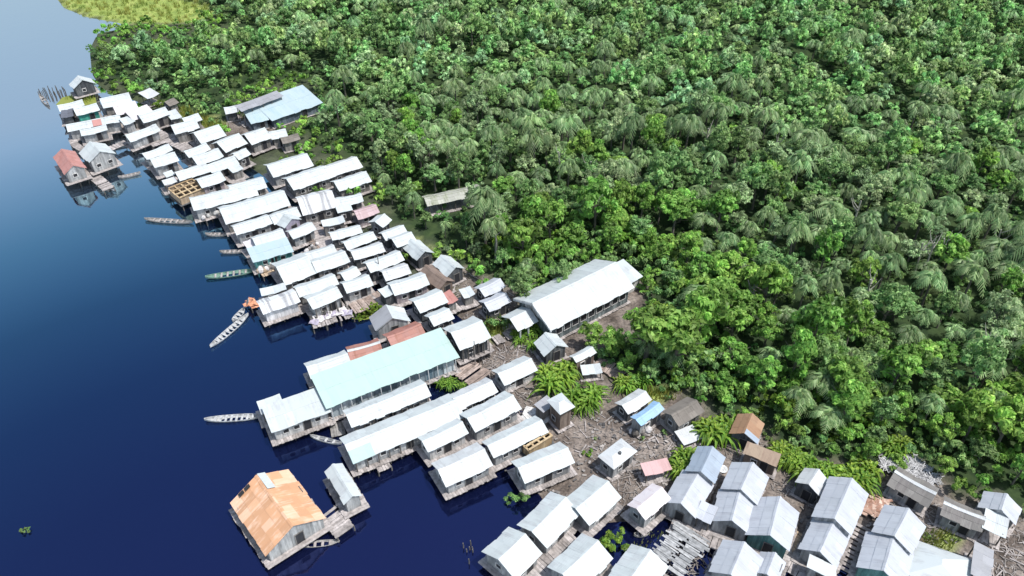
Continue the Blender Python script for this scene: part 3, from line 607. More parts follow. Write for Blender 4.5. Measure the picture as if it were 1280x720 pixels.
# ------------------------------------------------------------------ extras on single houses
def sub_sheet(hid, x0, x1, t0, t1, mat, sg=-1, name='roof_sheet', label=None):
    """a sheet of another colour nailed on a slope; x along ridge -1..1, t 0 ridge..1 eave"""
    d = HD[hid]; W, L, e, r = d['W'], d['L'], d['eave'], d['rise']
    b = MB(); sl = math.hypot(W/2, r); n = max(1, round((x1-x0)*L/2/.9))
    for i in range(n):
        xa, xb = (x0+(x1-x0)*i/n)*L/2, (x0+(x1-x0)*(i+1)/n)*L/2
        P = []
        for nn in (.10, .125):
            for x, t in ((xa,t0),(xb,t0),(xb,t1),(xa,t1)):
                P.append((x, sg*(W/2*t+nn*r/sl), e+r*(1-t)+nn*(W/2)/sl))
        b.hexa(P)
    return tag(b.build(name, M[mat], d['root']), label)
sub_sheet('h9', -.05, .28, .1, 1.0, 'red', label='red roof patch')
sub_sheet('h86', -1.0, -.62, .35, 1.03, 'patchgrey', label='grey green sheets at the lake corner of the roof')
sub_sheet('h102', -1.02, -.55, 0.0, 1.03, 'bluegrey', -1, label='grey sheet at the front edge of the brown roof')
sub_sheet('h131', .42, 1.03, .02, .26, 'white', -1, label='white sheet at the far end of the ridge')
sub_sheet('h73', -1.02, 1.02, -.02, 1.03, 'grey', 1, label='grey slope')
for k in (0, 1):
    b = MB(); d = HD['h131']; e, r, W = d['eave'], d['rise'], d['W']; sl = math.hypot(W/2, r)
    P = []
    for nn in (.14, .18):
        for x, t in ((.86,.28+k*.22),(.97,.28+k*.22),(.97,.45+k*.22),(.86,.45+k*.22)):
            P.append((x*d['L']/2, (W/2*t+nn*r/sl), e+r*(1-t)+nn*(W/2)/sl))
    b.hexa(P); b.build('dark_eave_gap', M['pane'], d['root'])  # near-black panels paint in the dark of the eave gap
# vent in the dirty white hut
d = HD['h129']; b = MB(); b.tube([(0,-.25,d['eave']+d['rise']*.9),(0,-.25,d['eave']+d['rise']*1.2+.2)], [.16,.16], 8); b.build('vent', M['dark'], d['root'])
# verandah posts along the open side of a house
def verandah(hid, depth, n, post='post', roofmat=None, side=-1):
    d = HD[hid]
    for x in np.linspace(-d['hl'], d['hl'], n):
        link('verandah_post', stilt_mesh(d['eave']-.05, .06, post), d['root'], (x, side*(d['hw']+depth), 0))
verandah('h44', .3, 7, 'teal_post'); verandah('h65', .25, 6); verandah('h85', .22, 9); verandah('h86', .22, 11); verandah('h79', .3, 6, 'post')
verandah('h77', .4, 14, 'palepost')
# great hall: porch, columns, lower rear bay
d = HD['chapel']; root = d['root']; hl, hw, e, W, L = d['hl'], d['hw'], d['eave'], d['W'], d['L']
b = MB(); pw = W*.46; pl = 3.0; py = W*.1; pr = .85; pe = e-.55
slp = math.hypot(pw/2, pr)
for sg in (-1, 1):
    def P(s, t, n, sg=sg):
        k = t/slp; return (-L/2-pl/2+.25+s, py+sg*(pw/2*k+n*pr/slp), pe+pr*(1-k)+n*(pw/2)/slp)
    sheets(b, P, pl, slp, .9)
po = b.build('porch_roof', M['white'], root)
for x in (-L/2-pl+.7, -L/2-pl/2+.4):
    for y in (-pw/2+.25, pw/2-.25):
        link('column', stilt_mesh(pe, .13, 'palepost'), root, (x, py+y, 0))
b = MB(); b.box((-L/2-pl/2+.3, py, d['fl']-.1), (pl, pw, .2)); b.build('porch_floor', M['deck'], root)
b = MB(); bl = 3.0; bwid = W*.52; be = e-.55
slp = math.hypot(bwid, .5)
def P(s, t, n):
    k = t/slp; return (L/2+bl/2-.1+s, -W*.05+bwid/2-bwid*k-n*.5/slp, be+.5*(1-k)+n)
sheets(b, P, bl, slp, .95); b.build('rear_roof', M['white'], root)
b = MB(); zt = lambda x, y: be-.05
x0, x1, y0, y1 = L/2-.3, L/2+bl-.4, -W*.05-bwid/2+.3, -W*.05+bwid/2-.3
boards(b, (x0,y0), (x1,y0), .4, zt, .3); boards(b, (x1,y0), (x1,y1), .4, zt, .3); boards(b, (x1,y1), (x0,y1), .4, zt, .3)
b.build('rear_wall', M['palewall'], root)
b = MB()     # white fascia boards on the front gable
for sg in (-1, 1):
    b.bar((-L/2-.05, 0, e+d['rise']-.12), (-L/2-.05, sg*W/2, e-.12), .06, .26)
b.build('fascia', M['palepost'], root)
b = MB()
b.box((-hl-.03, 0, e-.25+.5), (.04, W*.55, 1.0)); b.build('gable_panel', M['palewall'], root)
for x in np.linspace(-hl+1, hl-1, 9): opening(root, 'window', (x,-hw-.016,d['fl']+1.5), '-x', .9, 1.2)

# ------------------------------------------------------------------ decks and walkways
def deck(label, px_pts, width, z=.9, mat='deck', name='boardwalk', cat='boardwalk', group='boardwalks between the houses', posts=True, gap=.02, plank=.28):
    pts = [U(p, z) for p in px_pts]
    root = empty(name, (pts[0].x, pts[0].y, 0), 0, label, cat, group)
    o = pts[0]; b = MB(); pp = []
    for a, c in zip(pts, pts[1:]):
        a, c = a-Vector((o.x,o.y,0)), c-Vector((o.x,o.y,0)); dd = c-a; ln = Vector((dd.x,dd.y,0)).length; rz = math.atan2(dd.y, dd.x)
        n = max(2, round(ln/plank))
        for i in range(n):
            k = (i+.5)/n; q = a+dd*k
            if random.random() < .03: continue
            b.box((q.x+random.uniform(-.05,.05)*math.sin(rz), q.y+random.uniform(-.05,.05), a.z+dd.z*k-.03+random.uniform(-.012,.012)), (ln/n-gap, width*random.uniform(.93,1.05), .05), rz+random.uniform(-.02,.02))
        nv = Vector((-math.sin(rz), math.cos(rz), 0))
        for i in range(max(2, int(ln/2.2)+1)):
            q = a+dd*(i/max(1,int(ln/2.2)))
            for s_ in (-1, 1): pp.append(q+nv*s_*width*.45)
    b.build('planks', M[mat], root)
    if posts:
        for q in pp[:100]:
            link('post', stilt_mesh(max(.3, z-.04)), root, (q.x, q.y, 0))
    return root
deck('long grey main boardwalk winding down the middle of the village', [(165,146),(200,168),(231,184),(262,207),(300,228),(345,256),(380,272),(402,298),(428,332),(452,362),(478,378),(505,398)], 2.0, .92)
deck('curved plank landing between the far lake houses and the lone white gabled house', [(90,172),(93,180),(103,187)], 1.2, .8)
deck('grey plank causeway from the far row to the white-roofed house over dark water', [(134,187),(158,177)], 1.6, .95)
deck('narrow plank jetty between the red-roofed house and the lone white gabled house', [(106,209),(120,222),(136,236)], 1.7, .7)
deck('pinkish square of planks in the middle of the village', [(391,285),(400,297),(412,309)], 3.2, .9, 'deck_brown')
deck('brown footbridge across the inlet', [(440,386),(458,379),(478,369)], 2.2, .95, 'deck_brown')
b15 = deck('ragged lakeside deck of tall dark posts strewn with cloth', [(389,402),(405,398),(422,393),(438,388)], 2.6, .95, 'deck')
for i in range(34):
    a = U((390+48*random.random(), 0), 0); k = random.random()
    q = U((388+k*50, 405-k*16+random.uniform(-2,5)), 0)-Vector(b15.location)
    link('post', stilt_mesh(random.uniform(.9,1.9), .07), b15, (q.x, q.y, 0))
deck('grey ramp of planks leading up to the great white hall', [(596,434),(618,426),(642,416)], 1.5, .6)
deck('worn brown deck beside the dark pool at the end of the turquoise hall', [(574,455),(588,464),(602,474)], 3.2, .8, 'deck_brown')
deck('upper pale walkway crossing the muddy ground by the stubby white hut', [(655,512),(672,517),(686,526)], 1.3, .7, 'palewall')
deck('second pale walkway crossing towards the lattice frame', [(644,531),(664,520),(684,509)], 1.3, .7, 'palewall')
deck('lower boardwalk along the canal in front of the grey gables', [(838,655),(870,668),(905,682)], 1.5, .75)
deck('plank deck between the bottom lakeside houses', [(655,719),(683,695),(716,668)], 2.3, .85)
deck('orange brown deck right of the green gable', [(1004,668),(990,690)], 1.6, .7, 'tan')
deck('plank deck at the bottom edge under the green gable', [(978,697),(1005,712)], 2.2, .7)
deck('rack deck of grey boards between two rows of pale houses', [(1078,655),(1062,685),(1050,712)], 1.7, .8, plank=.55, gap=.2)
deck('brown plank terrace at the forest edge behind the tall banana plants', [(745,452),(765,461),(778,470)], 2.0, .6, 'deck_brown')
deck('light plank walk from the far boardwalk to the water in front of the stepped roofs', [(190,182),(214,174)], .9, .9)
deck('small landing full of goods beside the joined block on the lake', [(325,341),(340,335)], 2.2, .75, 'tan')
deck('orange littered landing at the tip of the draped house', [(311,381),(321,377)], 2.0, .7, 'cloth_orange')
deck('broken landing right of the orange-roofed house', [(408,640),(420,652),(432,665)], 2.0, .7)
deck('small worn landing below the longest white roof', [(468,581),(484,574)], 2.2, .7, 'deck')
deck('grey raft of debris floating between the turquoise hall and the longest white roof', [(413,538),(431,534)], 1.9, .3, 'plank', 'raft', 'raft', None, False)
deck('cluttered porch deck of the very long lakeside house', [(255,272),(280,264)], 2.0, .9)

# ruined grey plank roof at the bottom
rd = empty('ruined_roof', tuple(U((848,695),0)), R(50), 'tattered grey plank roof lying open at the bottom edge', 'roof')
b = MB()
for i in range(46):
    b.box((-2.4+(i//2)*.21, random.uniform(-.2,.2)+(.9 if i%2 else -.9), 1.25+random.uniform(-.06,.06)), (random.uniform(.14,.22), 1.7+random.uniform(-.7,.5), .03), random.uniform(-.05,.05))
b.build('planks', M['greyplank'], rd)
for x in (-2,0,2):
    for y in (-1,1): link('post', stilt_mesh(1.2), rd, (x,y,0))

# open timber frames without a roof
def frame(label, quad, nx, ny, wallmat):
    A, B, Cc, D = [U(p, 1.9) for p in quad]
    u = (B-A)+(Cc-D); v = (A-D)+(B-Cc); ctr = (A+B+Cc+D)/4; un = u.normalized(); vn = Vector((-un.y,un.x,0))
    L, W = u.length/2, abs(v.dot(vn))/2
    rt = empty('timber_frame', (ctr.x,ctr.y,0), math.atan2(un.y,un.x), label, 'frame')
    b = MB(); zt = lambda x, y: 2.0
    for x in np.linspace(-L/2, L/2, nx+1):
        b.bar((x,-W/2,2.05), (x,W/2,2.05), .2, .16)
    for y in np.linspace(-W/2, W/2, ny+1):
        b.bar((-L/2,y,2.2), (L/2,y,2.2), .2, .14)
    b.build('beams', M['frame'], rt)
    b = MB()
    for p0, p1 in (((-L/2,-W/2),(L/2,-W/2)),((L/2,-W/2),(L/2,W/2)),((L/2,W/2),(-L/2,W/2)),((-L/2,W/2),(-L/2,-W/2))):
        boards(b, p0, p1, .95, zt, .3)
    for x in np.linspace(-L/2, L/2, nx+1)[1:-1]: boards(b, (x,-W/2+.1), (x,W/2-.1), .95, zt, .3)
    b.build('wall', M[wallmat], rt)
    b = MB(); b.box((0,0,.9), (L+.5, W+.5, .1)); b.build('floor', M['dark'], rt)
    add_stilts(rt, [(x,y) for x in np.linspace(-L/2,L/2,4) for y in (-W/2,W/2)], .85)
frame('roofless tan timber frame divided into small rooms, at the lake edge', [(213.6,236),(243,225.5),(254,237),(223,251)], 4, 3, 'tan')
frame('pale wooden lattice frame between two white roofs by the mud yard', [(652,556.5),(682,539),(690,546),(662,565)], 4, 2, 'frame')

# small things of one kind: sheet-like tarps, drums, basins
b = MB(); b.tube([(0,0,0),(0,0,.08),(0,0,.26)], [.3,.42,.5], 14)
o = b.build('basin', M['palepost']); o.location = U((903,588), .3); tag(o, 'round white basin on the ground right of the blue grey roof', 'basin')

# laundry on the ragged deck and goods heaps
def cloth(label, p, z, w, dpt, mat, rz, group):
    n = 6; v = []; f = []
    for i in range(n+1):
        for j in range(n+1):
            x, y = (i/n-.5)*w, (j/n-.5)*dpt
            v.append((x, y, .06+.10*math.sin(5*x+p[0])*math.cos(4*y+p[1])+random.uniform(0,.05)))
    for i in range(n):
        for j in range(n): f.append((i*(n+1)+j, (i+1)*(n+1)+j, (i+1)*(n+1)+j+1, i*(n+1)+j+1))
    b = MB(); b.v, b.f = v, f
    o = b.build('cloth', M[mat]); o.location = U(p, z); o.rotation_euler = (0,0,rz); tag(o, label, 'cloth', group)
for i in range(10):
    k = (i+.5)/10
    cloth('pale cloth spread on the ragged deck of tall posts', (391+k*45, 402-k*14+random.uniform(-3,3)), 1.0, random.uniform(.9,1.5), random.uniform(.7,1.1), 'cloth_pale' if i % 3 else 'mauve', random.random()*3, 'cloths drying on the lakeside deck')
for i in range(5):
    cloth('orange cloth on the littered landing of the draped house', (309+i*3, 377+random.uniform(-3,4)), .8, random.uniform(.6,1.1), .7, 'cloth_orange', random.random()*3, 'orange cloths on the landing')
def sack(label, p, z, s, mat, group):
    b = MB(); n = 8
    b.tube([(0,0,0),(0,0,.12*s),(.03,0,.35*s),(.05,.03,.55*s),(.05,.05,.66*s)], [.22*s,.3*s,.31*s,.2*s,.07*s], 8)
    o = b.build('sack', M[mat]); o.location = U(p, z); o.rotation_euler = (random.uniform(-.5,.5), random.uniform(-.5,.5), random.random()*6); tag(o, label, 'sack', group)
for i in range(9): sack('bulging sack on the goods landing beside the joined block', (324+i*2.2, 340-i*.7+random.uniform(-3,3)), .78, random.uniform(.9,1.5), ('tan','cloth_pale','clutter')[i%3], 'sacks on the goods landing')
for i in range(9): sack('bundle on the cluttered porch of the very long lakeside house', (255+i*2.9, 272-i*1.0+random.uniform(-3,3)), .93, random.uniform(.8,1.4), ('cloth_pale','clutter','palewall')[i%3], 'bundles on the porch')
for i in range(7): sack('bundle in the yard by the dirty white hut', (790+i*2.7+random.uniform(-2,2), 543+random.uniform(-6,6)), .3, random.uniform(.8,1.4), ('cloth_pale','clutter','post')[i%3], 'bundles in the mud yard')
for i in range(6): sack('bundle on the deck behind the verandah house', (378+i*4, 316-i*1.5+random.uniform(-3,3)), .9, random.uniform(.8,1.3), ('clutter','cloth_pale')[i%2], 'bundles behind the verandah house')

# ------------------------------------------------------------------ canoes
def canoe(label, pa, pb, wid, mat, nth=5, rise=.22, name='canoe', dep=.38):
    a, c = U(pa, .1), U(pb, .1); d = c-a; ln = d.length
    rt = empty(name, ((a.x+c.x)/2,(a.y+c.y)/2,0), math.atan2(d.y,d.x), label, 'canoe', 'canoes on the lake')
    b = MB(); n = 18; prof = [(-1,1),(-.92,.55),(-.6,.1),(0,0),(.6,.1),(.92,.55),(1,1)]
    def ring(inner):
        R_ = []
        for i in range(n+1):
            k = i/n*2-1; w = wid/2*max(.03,(1-abs(k)**2.6))**.75; sh = rise*abs(k)**3
            if inner: w = max(.005, w-.045)
            for y, z in prof:
                R_.append((k*ln/2*(.985 if inner else 1), y*w, -.08+z*dep+sh+(.045*(1-z) if inner else 0)))
        return R_
    o1, o2 = ring(False), ring(True); b.v = o1+o2; m = len(o1); p = len(prof)
    for i in range(n):
        for j in range(p-1):
            q = (i*p+j, (i+1)*p+j, (i+1)*p+j+1, i*p+j+1)
            b.f.append(q); b.f.append(tuple(m+t for t in reversed(q)))
        for j in (0, p-1):
            q = (i*p+j, (i+1)*p+j, m+(i+1)*p+j, m+i*p+j); b.f.append(q if j == 0 else tuple(reversed(q)))
    b.build('hull', M[mat], rt)
    for i in range(nth):
        k = -0.72+1.44*(i+.5)/nth; w = wid*max(.03,(1-abs(k)**2.6))**.75
        t = MB(); t.box((k*ln/2, 0, -.08+dep*.86+rise*abs(k)**3), (.24, w*.96, .035)); t.build('thwart', M['canoe_white' if 'white' in mat else 'deck'], rt)
    return rt
canoe('long narrow canoe lying off the very long lakeside house', (181,275), (241,279), .95, 'canoe_wood', 6)
canoe('large green canoe moored by the pale blue roofed house', (257,348), (320,339), 1.15, 'canoe_green', 6)
canoe('large white canoe with many thwarts below the draped house', (263,435), (311,394), 1.0, 'canoe_white', 8)
canoe('short white canoe tied beside the large white one', (291,403), (306,387), .85, 'canoe_white', 3)
canoe('long white canoe moored at the house standing out in the lake', (256,526), (330,521), .95, 'canoe_white', 8)
canoe('thin pale canoe in the shade of the house standing out in the lake', (388,546), (428,556), .55, 'canoe_white', 3)
canoe('small dark canoe on the lake edge, upper of two behind the green canoe', (257,294), (286,294), .7, 'canoe_wood', 4)
canoe('small dark canoe on the lake edge, lower of two behind the green canoe', (275,316), (306,315), .7, 'canoe_wood', 4)
canoe('narrow canoe at the end of the jetty by the red-roofed house, left one', (126,229), (137,240), .7, 'canoe_wood', 3)
canoe('narrow canoe at the end of the jetty by the red-roofed house, right one', (131,230), (144,239), .7, 'canoe_white', 3)
canoe('low dark canoe between the jetty and the stepped roofs', (148,223), (176,217), .8, 'canoe_wood', 4)
canoe('dark log canoe beside the row of stakes at the far end', (50,120), (61,133), .8, 'canoe_wood', 3)
canoe('half sunk dark canoe in front of the orange-roofed house', (372,682), (425,677), .7, 'canoe_wood', 4, dep=.2)
canoe('small pale canoe nosing in by the roofless timber frame', (203,243), (217,243), .7, 'canoe_white', 3)
canoe('slim dark canoe in the narrow canal at the bottom edge', (792,670), (812,667), .6, 'canoe_wood', 3)
# stakes
for i in range(22):
    k = i/21
    p = (49+k*34, 120-k*3+random.uniform(-2.5,2.5))
    o = link('mooring_stake', stilt_mesh(random.choice((.9,1.2,1.5)), .07), None, tuple(U(p,0)))
    o.rotation_euler = (random.uniform(-.1,.1), random.uniform(-.1,.1), 0)
    tag(o, 'dark wooden stake in the lake beside the yellow marsh grass at the far end', 'stake', 'row of stakes in the lake')
for i in range(7):
    o = link('mooring_stake', stilt_mesh(random.choice((.5,.8)), .06), None, tuple(U((573+random.random()*25, 680+random.random()*35),0)))
    tag(o, 'short stake standing in dark water left of the bottom lakeside house', 'stake', 'stakes off the bottom lakeside house')
# tall poles
for p, h_, l in (((476,352),4.2,'thin tall pole rising between the paired roofs below the three parallel roofs'),((594,462),4.5,'thin tall pole beside the yellow heap at the end of the turquoise hall'),((700,402),4.0,'pale leaning pole at the corner of the great hall')):
    o = link('pole', stilt_mesh(h_, .06, 'stick'), None, tuple(U(p,0))); tag(o, l, 'pole')
# leaning sheet at the tip of the draped house
b = MB(); b.box((0,0,.9), (.06,.5,2.6)); o = b.build('leaning_board', M['canoe_wood']); o.location = U((306,384),0); o.rotation_euler = (.5,.35,.4)
tag(o, 'grey board leaning over the water at the tip of the draped house', 'board')

# ------------------------------------------------------------------ terrain and lake
def inpoly(X, Y, poly):
    ins = np.zeros(X.shape, bool); n = len(poly)
    for i in range(n):
        x1, y1 = poly[i]; x2, y2 = poly[(i+1) % n]
        c = ((y1 > Y) != (y2 > Y)) & (X < (x2-x1)*(Y-y1)/((y2-y1) if y2 != y1 else 1e-9)+x1)
        ins ^= c
    return ins
def dist_poly(X, Y, poly, closed=True):
    D = np.full(X.shape, 1e9); n = len(poly)
    for i in range(n if closed else n-1):
        ax, ay = poly[i]; bx, by = poly[(i+1) % n]; dx, dy = bx-ax, by-ay
        t = np.clip(((X-ax)*dx+(Y-ay)*dy)/(dx*dx+dy*dy+1e-9), 0, 1)
        D = np.minimum(D, np.hypot(X-ax-t*dx, Y-ay-t*dy))
    return D
def W2(pts, z=0): return [tuple(U(p, z).xy) for p in pts]
shore = [(52,-90),(66,-8),(80,10),(110,22),(150,29),(163,34),(122,42),(112,62),(115,92),(124,108),(142,118),(172,127),(192,143),(217,160),(252,175),(292,195),(332,222),(382,250),(422,272),(455,305),(502,342),(545,372),(588,408),(600,430),(592,455),(612,470),(640,500),(668,530),(678,570),(668,610),(690,640),(735,655),(780,652),(812,650),(850,648),(905,660),(960,668),(1010,684),(1060,700),(1110,725),(1180,780),(1300,900)]
sw_ = W2(shore)
land_poly = sw_+[(300,20),(4000,20),(4000,4000),(sw_[0][0]-900,4000)]
forest_px = [(113,66),(113,72),(115,86),(140,100),(170,112),(194,124),(210,138),(230,148),(252,160),(284,158),(288,138),(297,116),(345,102),(396,104),(398,146),(378,166),(392,178),(424,192),(450,205),(462,228),(484,250),(496,282),(538,304),(575,332),(605,350),(640,362),(660,380),(690,362),(745,340),(788,342),(812,378),(806,412),(770,432),(735,440),(745,452),(790,482),(850,490),(905,522),(950,536),(1000,572),(1095,594),(1125,566),(1165,600),(1225,622),(1300,660)]
fw_ = W2(forest_px)
forest_poly = fw_+[(130,70),(420,150),(420,420),(-160,420),tuple(U((170,-70)).xy),tuple(U((215,5)).xy),tuple(U((248,10)).xy),tuple(U((275,26)).xy),tuple(U((300,52)).xy),tuple(U((250,60)).xy),tuple(U((170,66)).xy)]
marsh_poly = W2([(66,-12),(80,10),(112,22),(150,29),(172,31),(245,31),(268,22),(262,8),(230,0),(200,-30),(120,-60),(60,-60)])
grass_polys = [W2(p) for p in ([(602,408),(620,398),(637,402),(634,418),(606,422)], [(1150,668),(1180,664),(1192,680),(1160,686)], [(782,486),(850,492),(842,500),(790,500)], [(800,684),(822,668),(842,676),(835,692)], [(1050,590),(1098,592),(1095,612),(1075,608)],
                [(232,138),(262,150),(284,162),(270,170),(240,158),(222,142)], [(498,300),(545,318),(548,326),(520,318)])]
mats_px = {'a':[(70,131),(78,122),(95,118),(118,118),(121,129),(100,133)], 'b':[(440,399),(442,392),(456,389),(472,387),(476,396),(455,400)]}
def axis(lo, hi, step, far0, far1):
    a = list(np.arange(lo, hi+.1, step)); s = step; x = hi
    while x < far1: s *= 1.35; x += s; a.append(x)
    s = step; x = lo; pre = []
    while x > far0: s *= 1.35; x -= s; pre.append(x)
    return np.array(pre[::-1]+a)
xs = axis(-150, 170, 2.0, -3500, 3500); ys = axis(40, 300, 2.0, -400, 4500)
X, Y = np.meshgrid(xs, ys)
def land_h(X, Y):
    s = dist_poly(X, Y, sw_, False)*np.where(inpoly(X, Y, land_poly), 1, -1)
    return s, np.clip(.16*s, -1.6, .28) + np.where(s > 2, .10*np.sin(X*.7)*np.cos(Y*.53), 0) + np.where(s > 30, np.clip((s-30)*.01, 0, 3), 0)
S, Z = land_h(X, Y)
fo = np.clip(inpoly(X, Y, forest_poly)*1.0, 0, 1); ma = inpoly(X, Y, marsh_poly)*1.0
_dz = Y*FW.y+(0-CAM_H)*FW.z; _u = 640+FPX*X/np.maximum(_dz,1); _v = 360-FPX*(Y*UPV.y-CAM_H*UPV.z)/np.maximum(_dz,1)
fo = np.where((_u < 565)&(Y > 40)&~((_u > 270)&(_u < 345)&(_v > 148)&(_v < 190)), np.maximum(fo, .8), fo)
for g in grass_polys: ma = np.maximum(ma, inpoly(X, Y, g)*1.0)
nY, nX = X.shape
verts = np.stack([X, Y, Z], -1).reshape(-1, 3)
idx = np.arange(nX*nY).reshape(nY, nX)
quads = np.stack([idx[:-1,:-1], idx[:-1,1:], idx[1:,1:], idx[1:,:-1]], -1).reshape(-1, 4)
me = mesh_np('ground', verts, quads, ground_mat(), smooth=True)
at = me.attributes.new('zone', 'FLOAT_COLOR', 'POINT')
at.data.foreach_set('color', np.stack([fo*(1-ma), ma, 0*fo, 1+0*fo], -1).reshape(-1, 4).astype(np.float32).ravel())
tag(link('ground', me), kind='structure')
b = MB(); b.v = [(-3500,-400,0),(3500,-400,0),(3500,4500,0),(-3500,4500,0)]; b.f = [(0,1,2,3)]
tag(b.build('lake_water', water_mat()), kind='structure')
def ground_z(x, y): return float(land_h(np.array([x]), np.array([y]))[1][0])

# ------------------------------------------------------------------ leaf geometry
def leaves(pos, nrm, size, rng, ratio=.5):
    """one folded four-point leaf per position"""
    n = len(pos); r = rng.normal(size=(n,3)); nrm = nrm/np.linalg.norm(nrm, axis=1, keepdims=True)
    t = np.cross(nrm, r); t /= np.linalg.norm(t, axis=1, keepdims=True)+1e-9; s = np.cross(nrm, t)
    l = size[:,None]*t; w = size[:,None]*ratio*s; dn = nrm*size[:,None]*.16
    V = np.stack([pos-l*.5, pos+w*.5+dn, pos+l*.5-dn, pos-w*.5+dn], 1).reshape(-1,3)
    return V, np.arange(n*4).reshape(-1,4)
def crown(seed, rx, rz, zc, nclump, nleaf, size, ragged=.35):
    rng = np.random.default_rng(seed)
    P, Nn, T = [], [], []
    nsub = int(rng.integers(4, 7)); subs = []
    for k in range(nsub):
        a = 2*math.pi*k/nsub+rng.uniform(-.5,.5); q = rx*rng.uniform(.25,.68)
        subs.append((np.array([math.cos(a)*q, math.sin(a)*q, zc+rng.uniform(-.55,.35)*rz]), rx*rng.uniform(.34,.56)))
    subs.append((np.array([0,0,zc+.30*rz*rng.uniform(.3,1.3)]), rx*.5))
    stint = [rng.uniform(.78,1.2) for _ in subs]
    for k in range(nclump):
        i = int(rng.integers(len(subs))); c0, r0 = subs[i]
        d = rng.normal(size=3); d[2] = abs(d[2])*1.2-.3; d /= np.linalg.norm(d)
        rad = r0*rng.uniform(.7,1.05)*(1+ragged*(rng.random() < .22)*rng.uniform(.5,1.4))
        c = c0+d*rad*np.array([1,1,rz/rx*1.1])
        rc = rx*rng.uniform(.13,.27); m = int(nleaf*rng.uniform(.5,1.4))
        q = rng.normal(size=(m,3)); q /= np.linalg.norm(q, axis=1, keepdims=True); q[:,2] = np.where(q[:,2] < -.3, -q[:,2]*.6, q[:,2])
        rr = rng.uniform(.4,1.05,m)[:,None]
        P.append(c+q*rr*rc*np.array([1,1,.8])); Nn.append(q*.6+d*.35+np.array([0,0,.45])+rng.normal(size=(m,3))*.6)
        T.append(np.full(m, stint[i]*rng.uniform(.5,1.3))*rng.uniform(.8,1.2,m))
    P, Nn, T = np.concatenate(P), np.concatenate(Nn), np.concatenate(T)
    V, F = leaves(P, Nn, size*rng.uniform(.6,1.35,len(P)), rng, .42)
    T = np.repeat(T, 4); return V, F, np.stack([T,T,T*.95,np.ones_like(T)], -1)
def palm(seed, nf, ln, zc, leaflets, wid, up=1.42):
    rng = np.random.default_rng(seed); V, F, T = [], [], []; n = 0
    for k in range(nf):
        az = 2*math.pi*(k*.381966)+rng.uniform(-.2,.2); el = up*(1-.62*k/nf)+rng.uniform(-.15,.15); L = ln*rng.uniform(.8,1.1)
        h = np.array([math.cos(az), math.sin(az), 0]); side = np.array([-math.sin(az), math.cos(az), 0]); tint = rng.uniform(.45,1.35)
        ts = np.linspace(0,1,leaflets+1); droop = rng.uniform(.85,1.35)
        ctr = [np.array([0,0,zc])+h*L*(t*math.cos(el)+.12*t*t)+np.array([0,0,1])*L*(t*math.sin(el)-droop*.85*t**2.6) for t in ts]
        for i in range(leaflets):
            a, c = ctr[i], ctr[i+1]; t = ts[i]; d = (c-a)/np.linalg.norm(c-a)
            ll = L*.24*(math.sin(math.pi*min(1,.14+.83*t)))+.1
            for sg in (-1, 1):
                tip = a+(side*sg*.85+d*.55)*ll+np.array([0,0,-.62*ll*rng.uniform(.6,1.5)])
                w = d*wid*.5
                V += [a-w*.5, a+w*1.2, tip+w*.25, tip-w*.25]; F.append((n,n+1,n+2,n+3)); n += 4; T += [tint]*4
            V += [a-side*.035, a+side*.035, c+side*.03, c-side*.03]; F.append((n,n+1,n+2,n+3)); n += 4; T += [tint*.9]*4
    T = np.array(T); return np.array(V), np.array(F), np.stack([T,T,T*.95,np.ones_like(T)], -1)
def banana(seed, nl, ln, stems=3):
    rng = np.random.default_rng(seed); V, F, T = [], [], []; n = 0
    for st in range(stems):
        bx, by = rng.uniform(-.6,.6,2)*(stems > 1); hz = rng.uniform(.3,.9)
        for k in range(nl):
            az = 2*math.pi*k*.382+rng.uniform(-.3,.3); el = rng.uniform(.75,1.5); L = ln*rng.uniform(.65,1.15); w = .13*rng.uniform(.8,1.4)
            h = np.array([math.cos(az), math.sin(az), 0]); side = np.array([-math.sin(az), math.cos(az), 0]); tint = rng.uniform(.7,1.3)
            prev = None
            for i, t in enumerate(np.linspace(0,1,7)):
                c = np.array([bx,by,hz])+h*L*(t*math.cos(el)+.2*t*t)+np.array([0,0,1])*L*(t*math.sin(el)-.85*t**3.2)
                ww = w*math.sin(math.pi*min(.97,.08+.9*t))+.01
                cur = (c-side*ww+np.array([0,0,.05]), c, c+side*ww+np.array([0,0,.05]))
                if prev is not None:
                    for j in (0,1):
                        V += [prev[j],prev[j+1],cur[j+1],cur[j]]; F.append((n,n+1,n+2,n+3)); n += 4; T += [tint]*4
                prev = cur
    T = np.array(T); return np.array(V), np.array(F), np.stack([T,T,T*.9,np.ones_like(T)], -1)
def trunk(seed, h, r, limbs=True, lean=.25):
    rnd = random.Random(seed); b = MB()
    lx, ly = rnd.uniform(-lean,lean), rnd.uniform(-lean,lean)
    b.tube([(0,0,-.4),(lx*.3,ly*.3,h*.35),(lx,ly,h*.7),(lx*1.1,ly*1.1,h)], [r*1.3,r,r*.75,r*.45])
    if limbs:
        for k in range(6):
            a = rnd.uniform(0,6.3); z = h*rnd.uniform(.4,.75); q = h*.42
            b.tube([(lx*.7,ly*.7,z),(lx*.7+math.cos(a)*q*.5,ly*.7+math.sin(a)*q*.5,z+q*.5),(lx*.7+math.cos(a)*q,ly*.7+math.sin(a)*q,z+q*.75)], [r*.5,r*.33,r*.12], 5)
    return b.mesh('trunk', M['bark'])
PROTO = {}
KINDS = {'bright':('leaf_bright',.66), 'mid':('leaf_mid',.54), 'pale':('leaf_pale',.44)}
for k, (mt, sz) in KINDS.items():
    PROTO[k] = []
    for s in range(4):
        g = crown(100+s*7+len(k), 2.6, 2.1+.3*s, 4.5, 46+4*s, 40, sz)
        PROTO[k].append((mesh_np('crown', *g[:2], M[mt], g[2]), trunk(s+50, 5.2, .17), g))
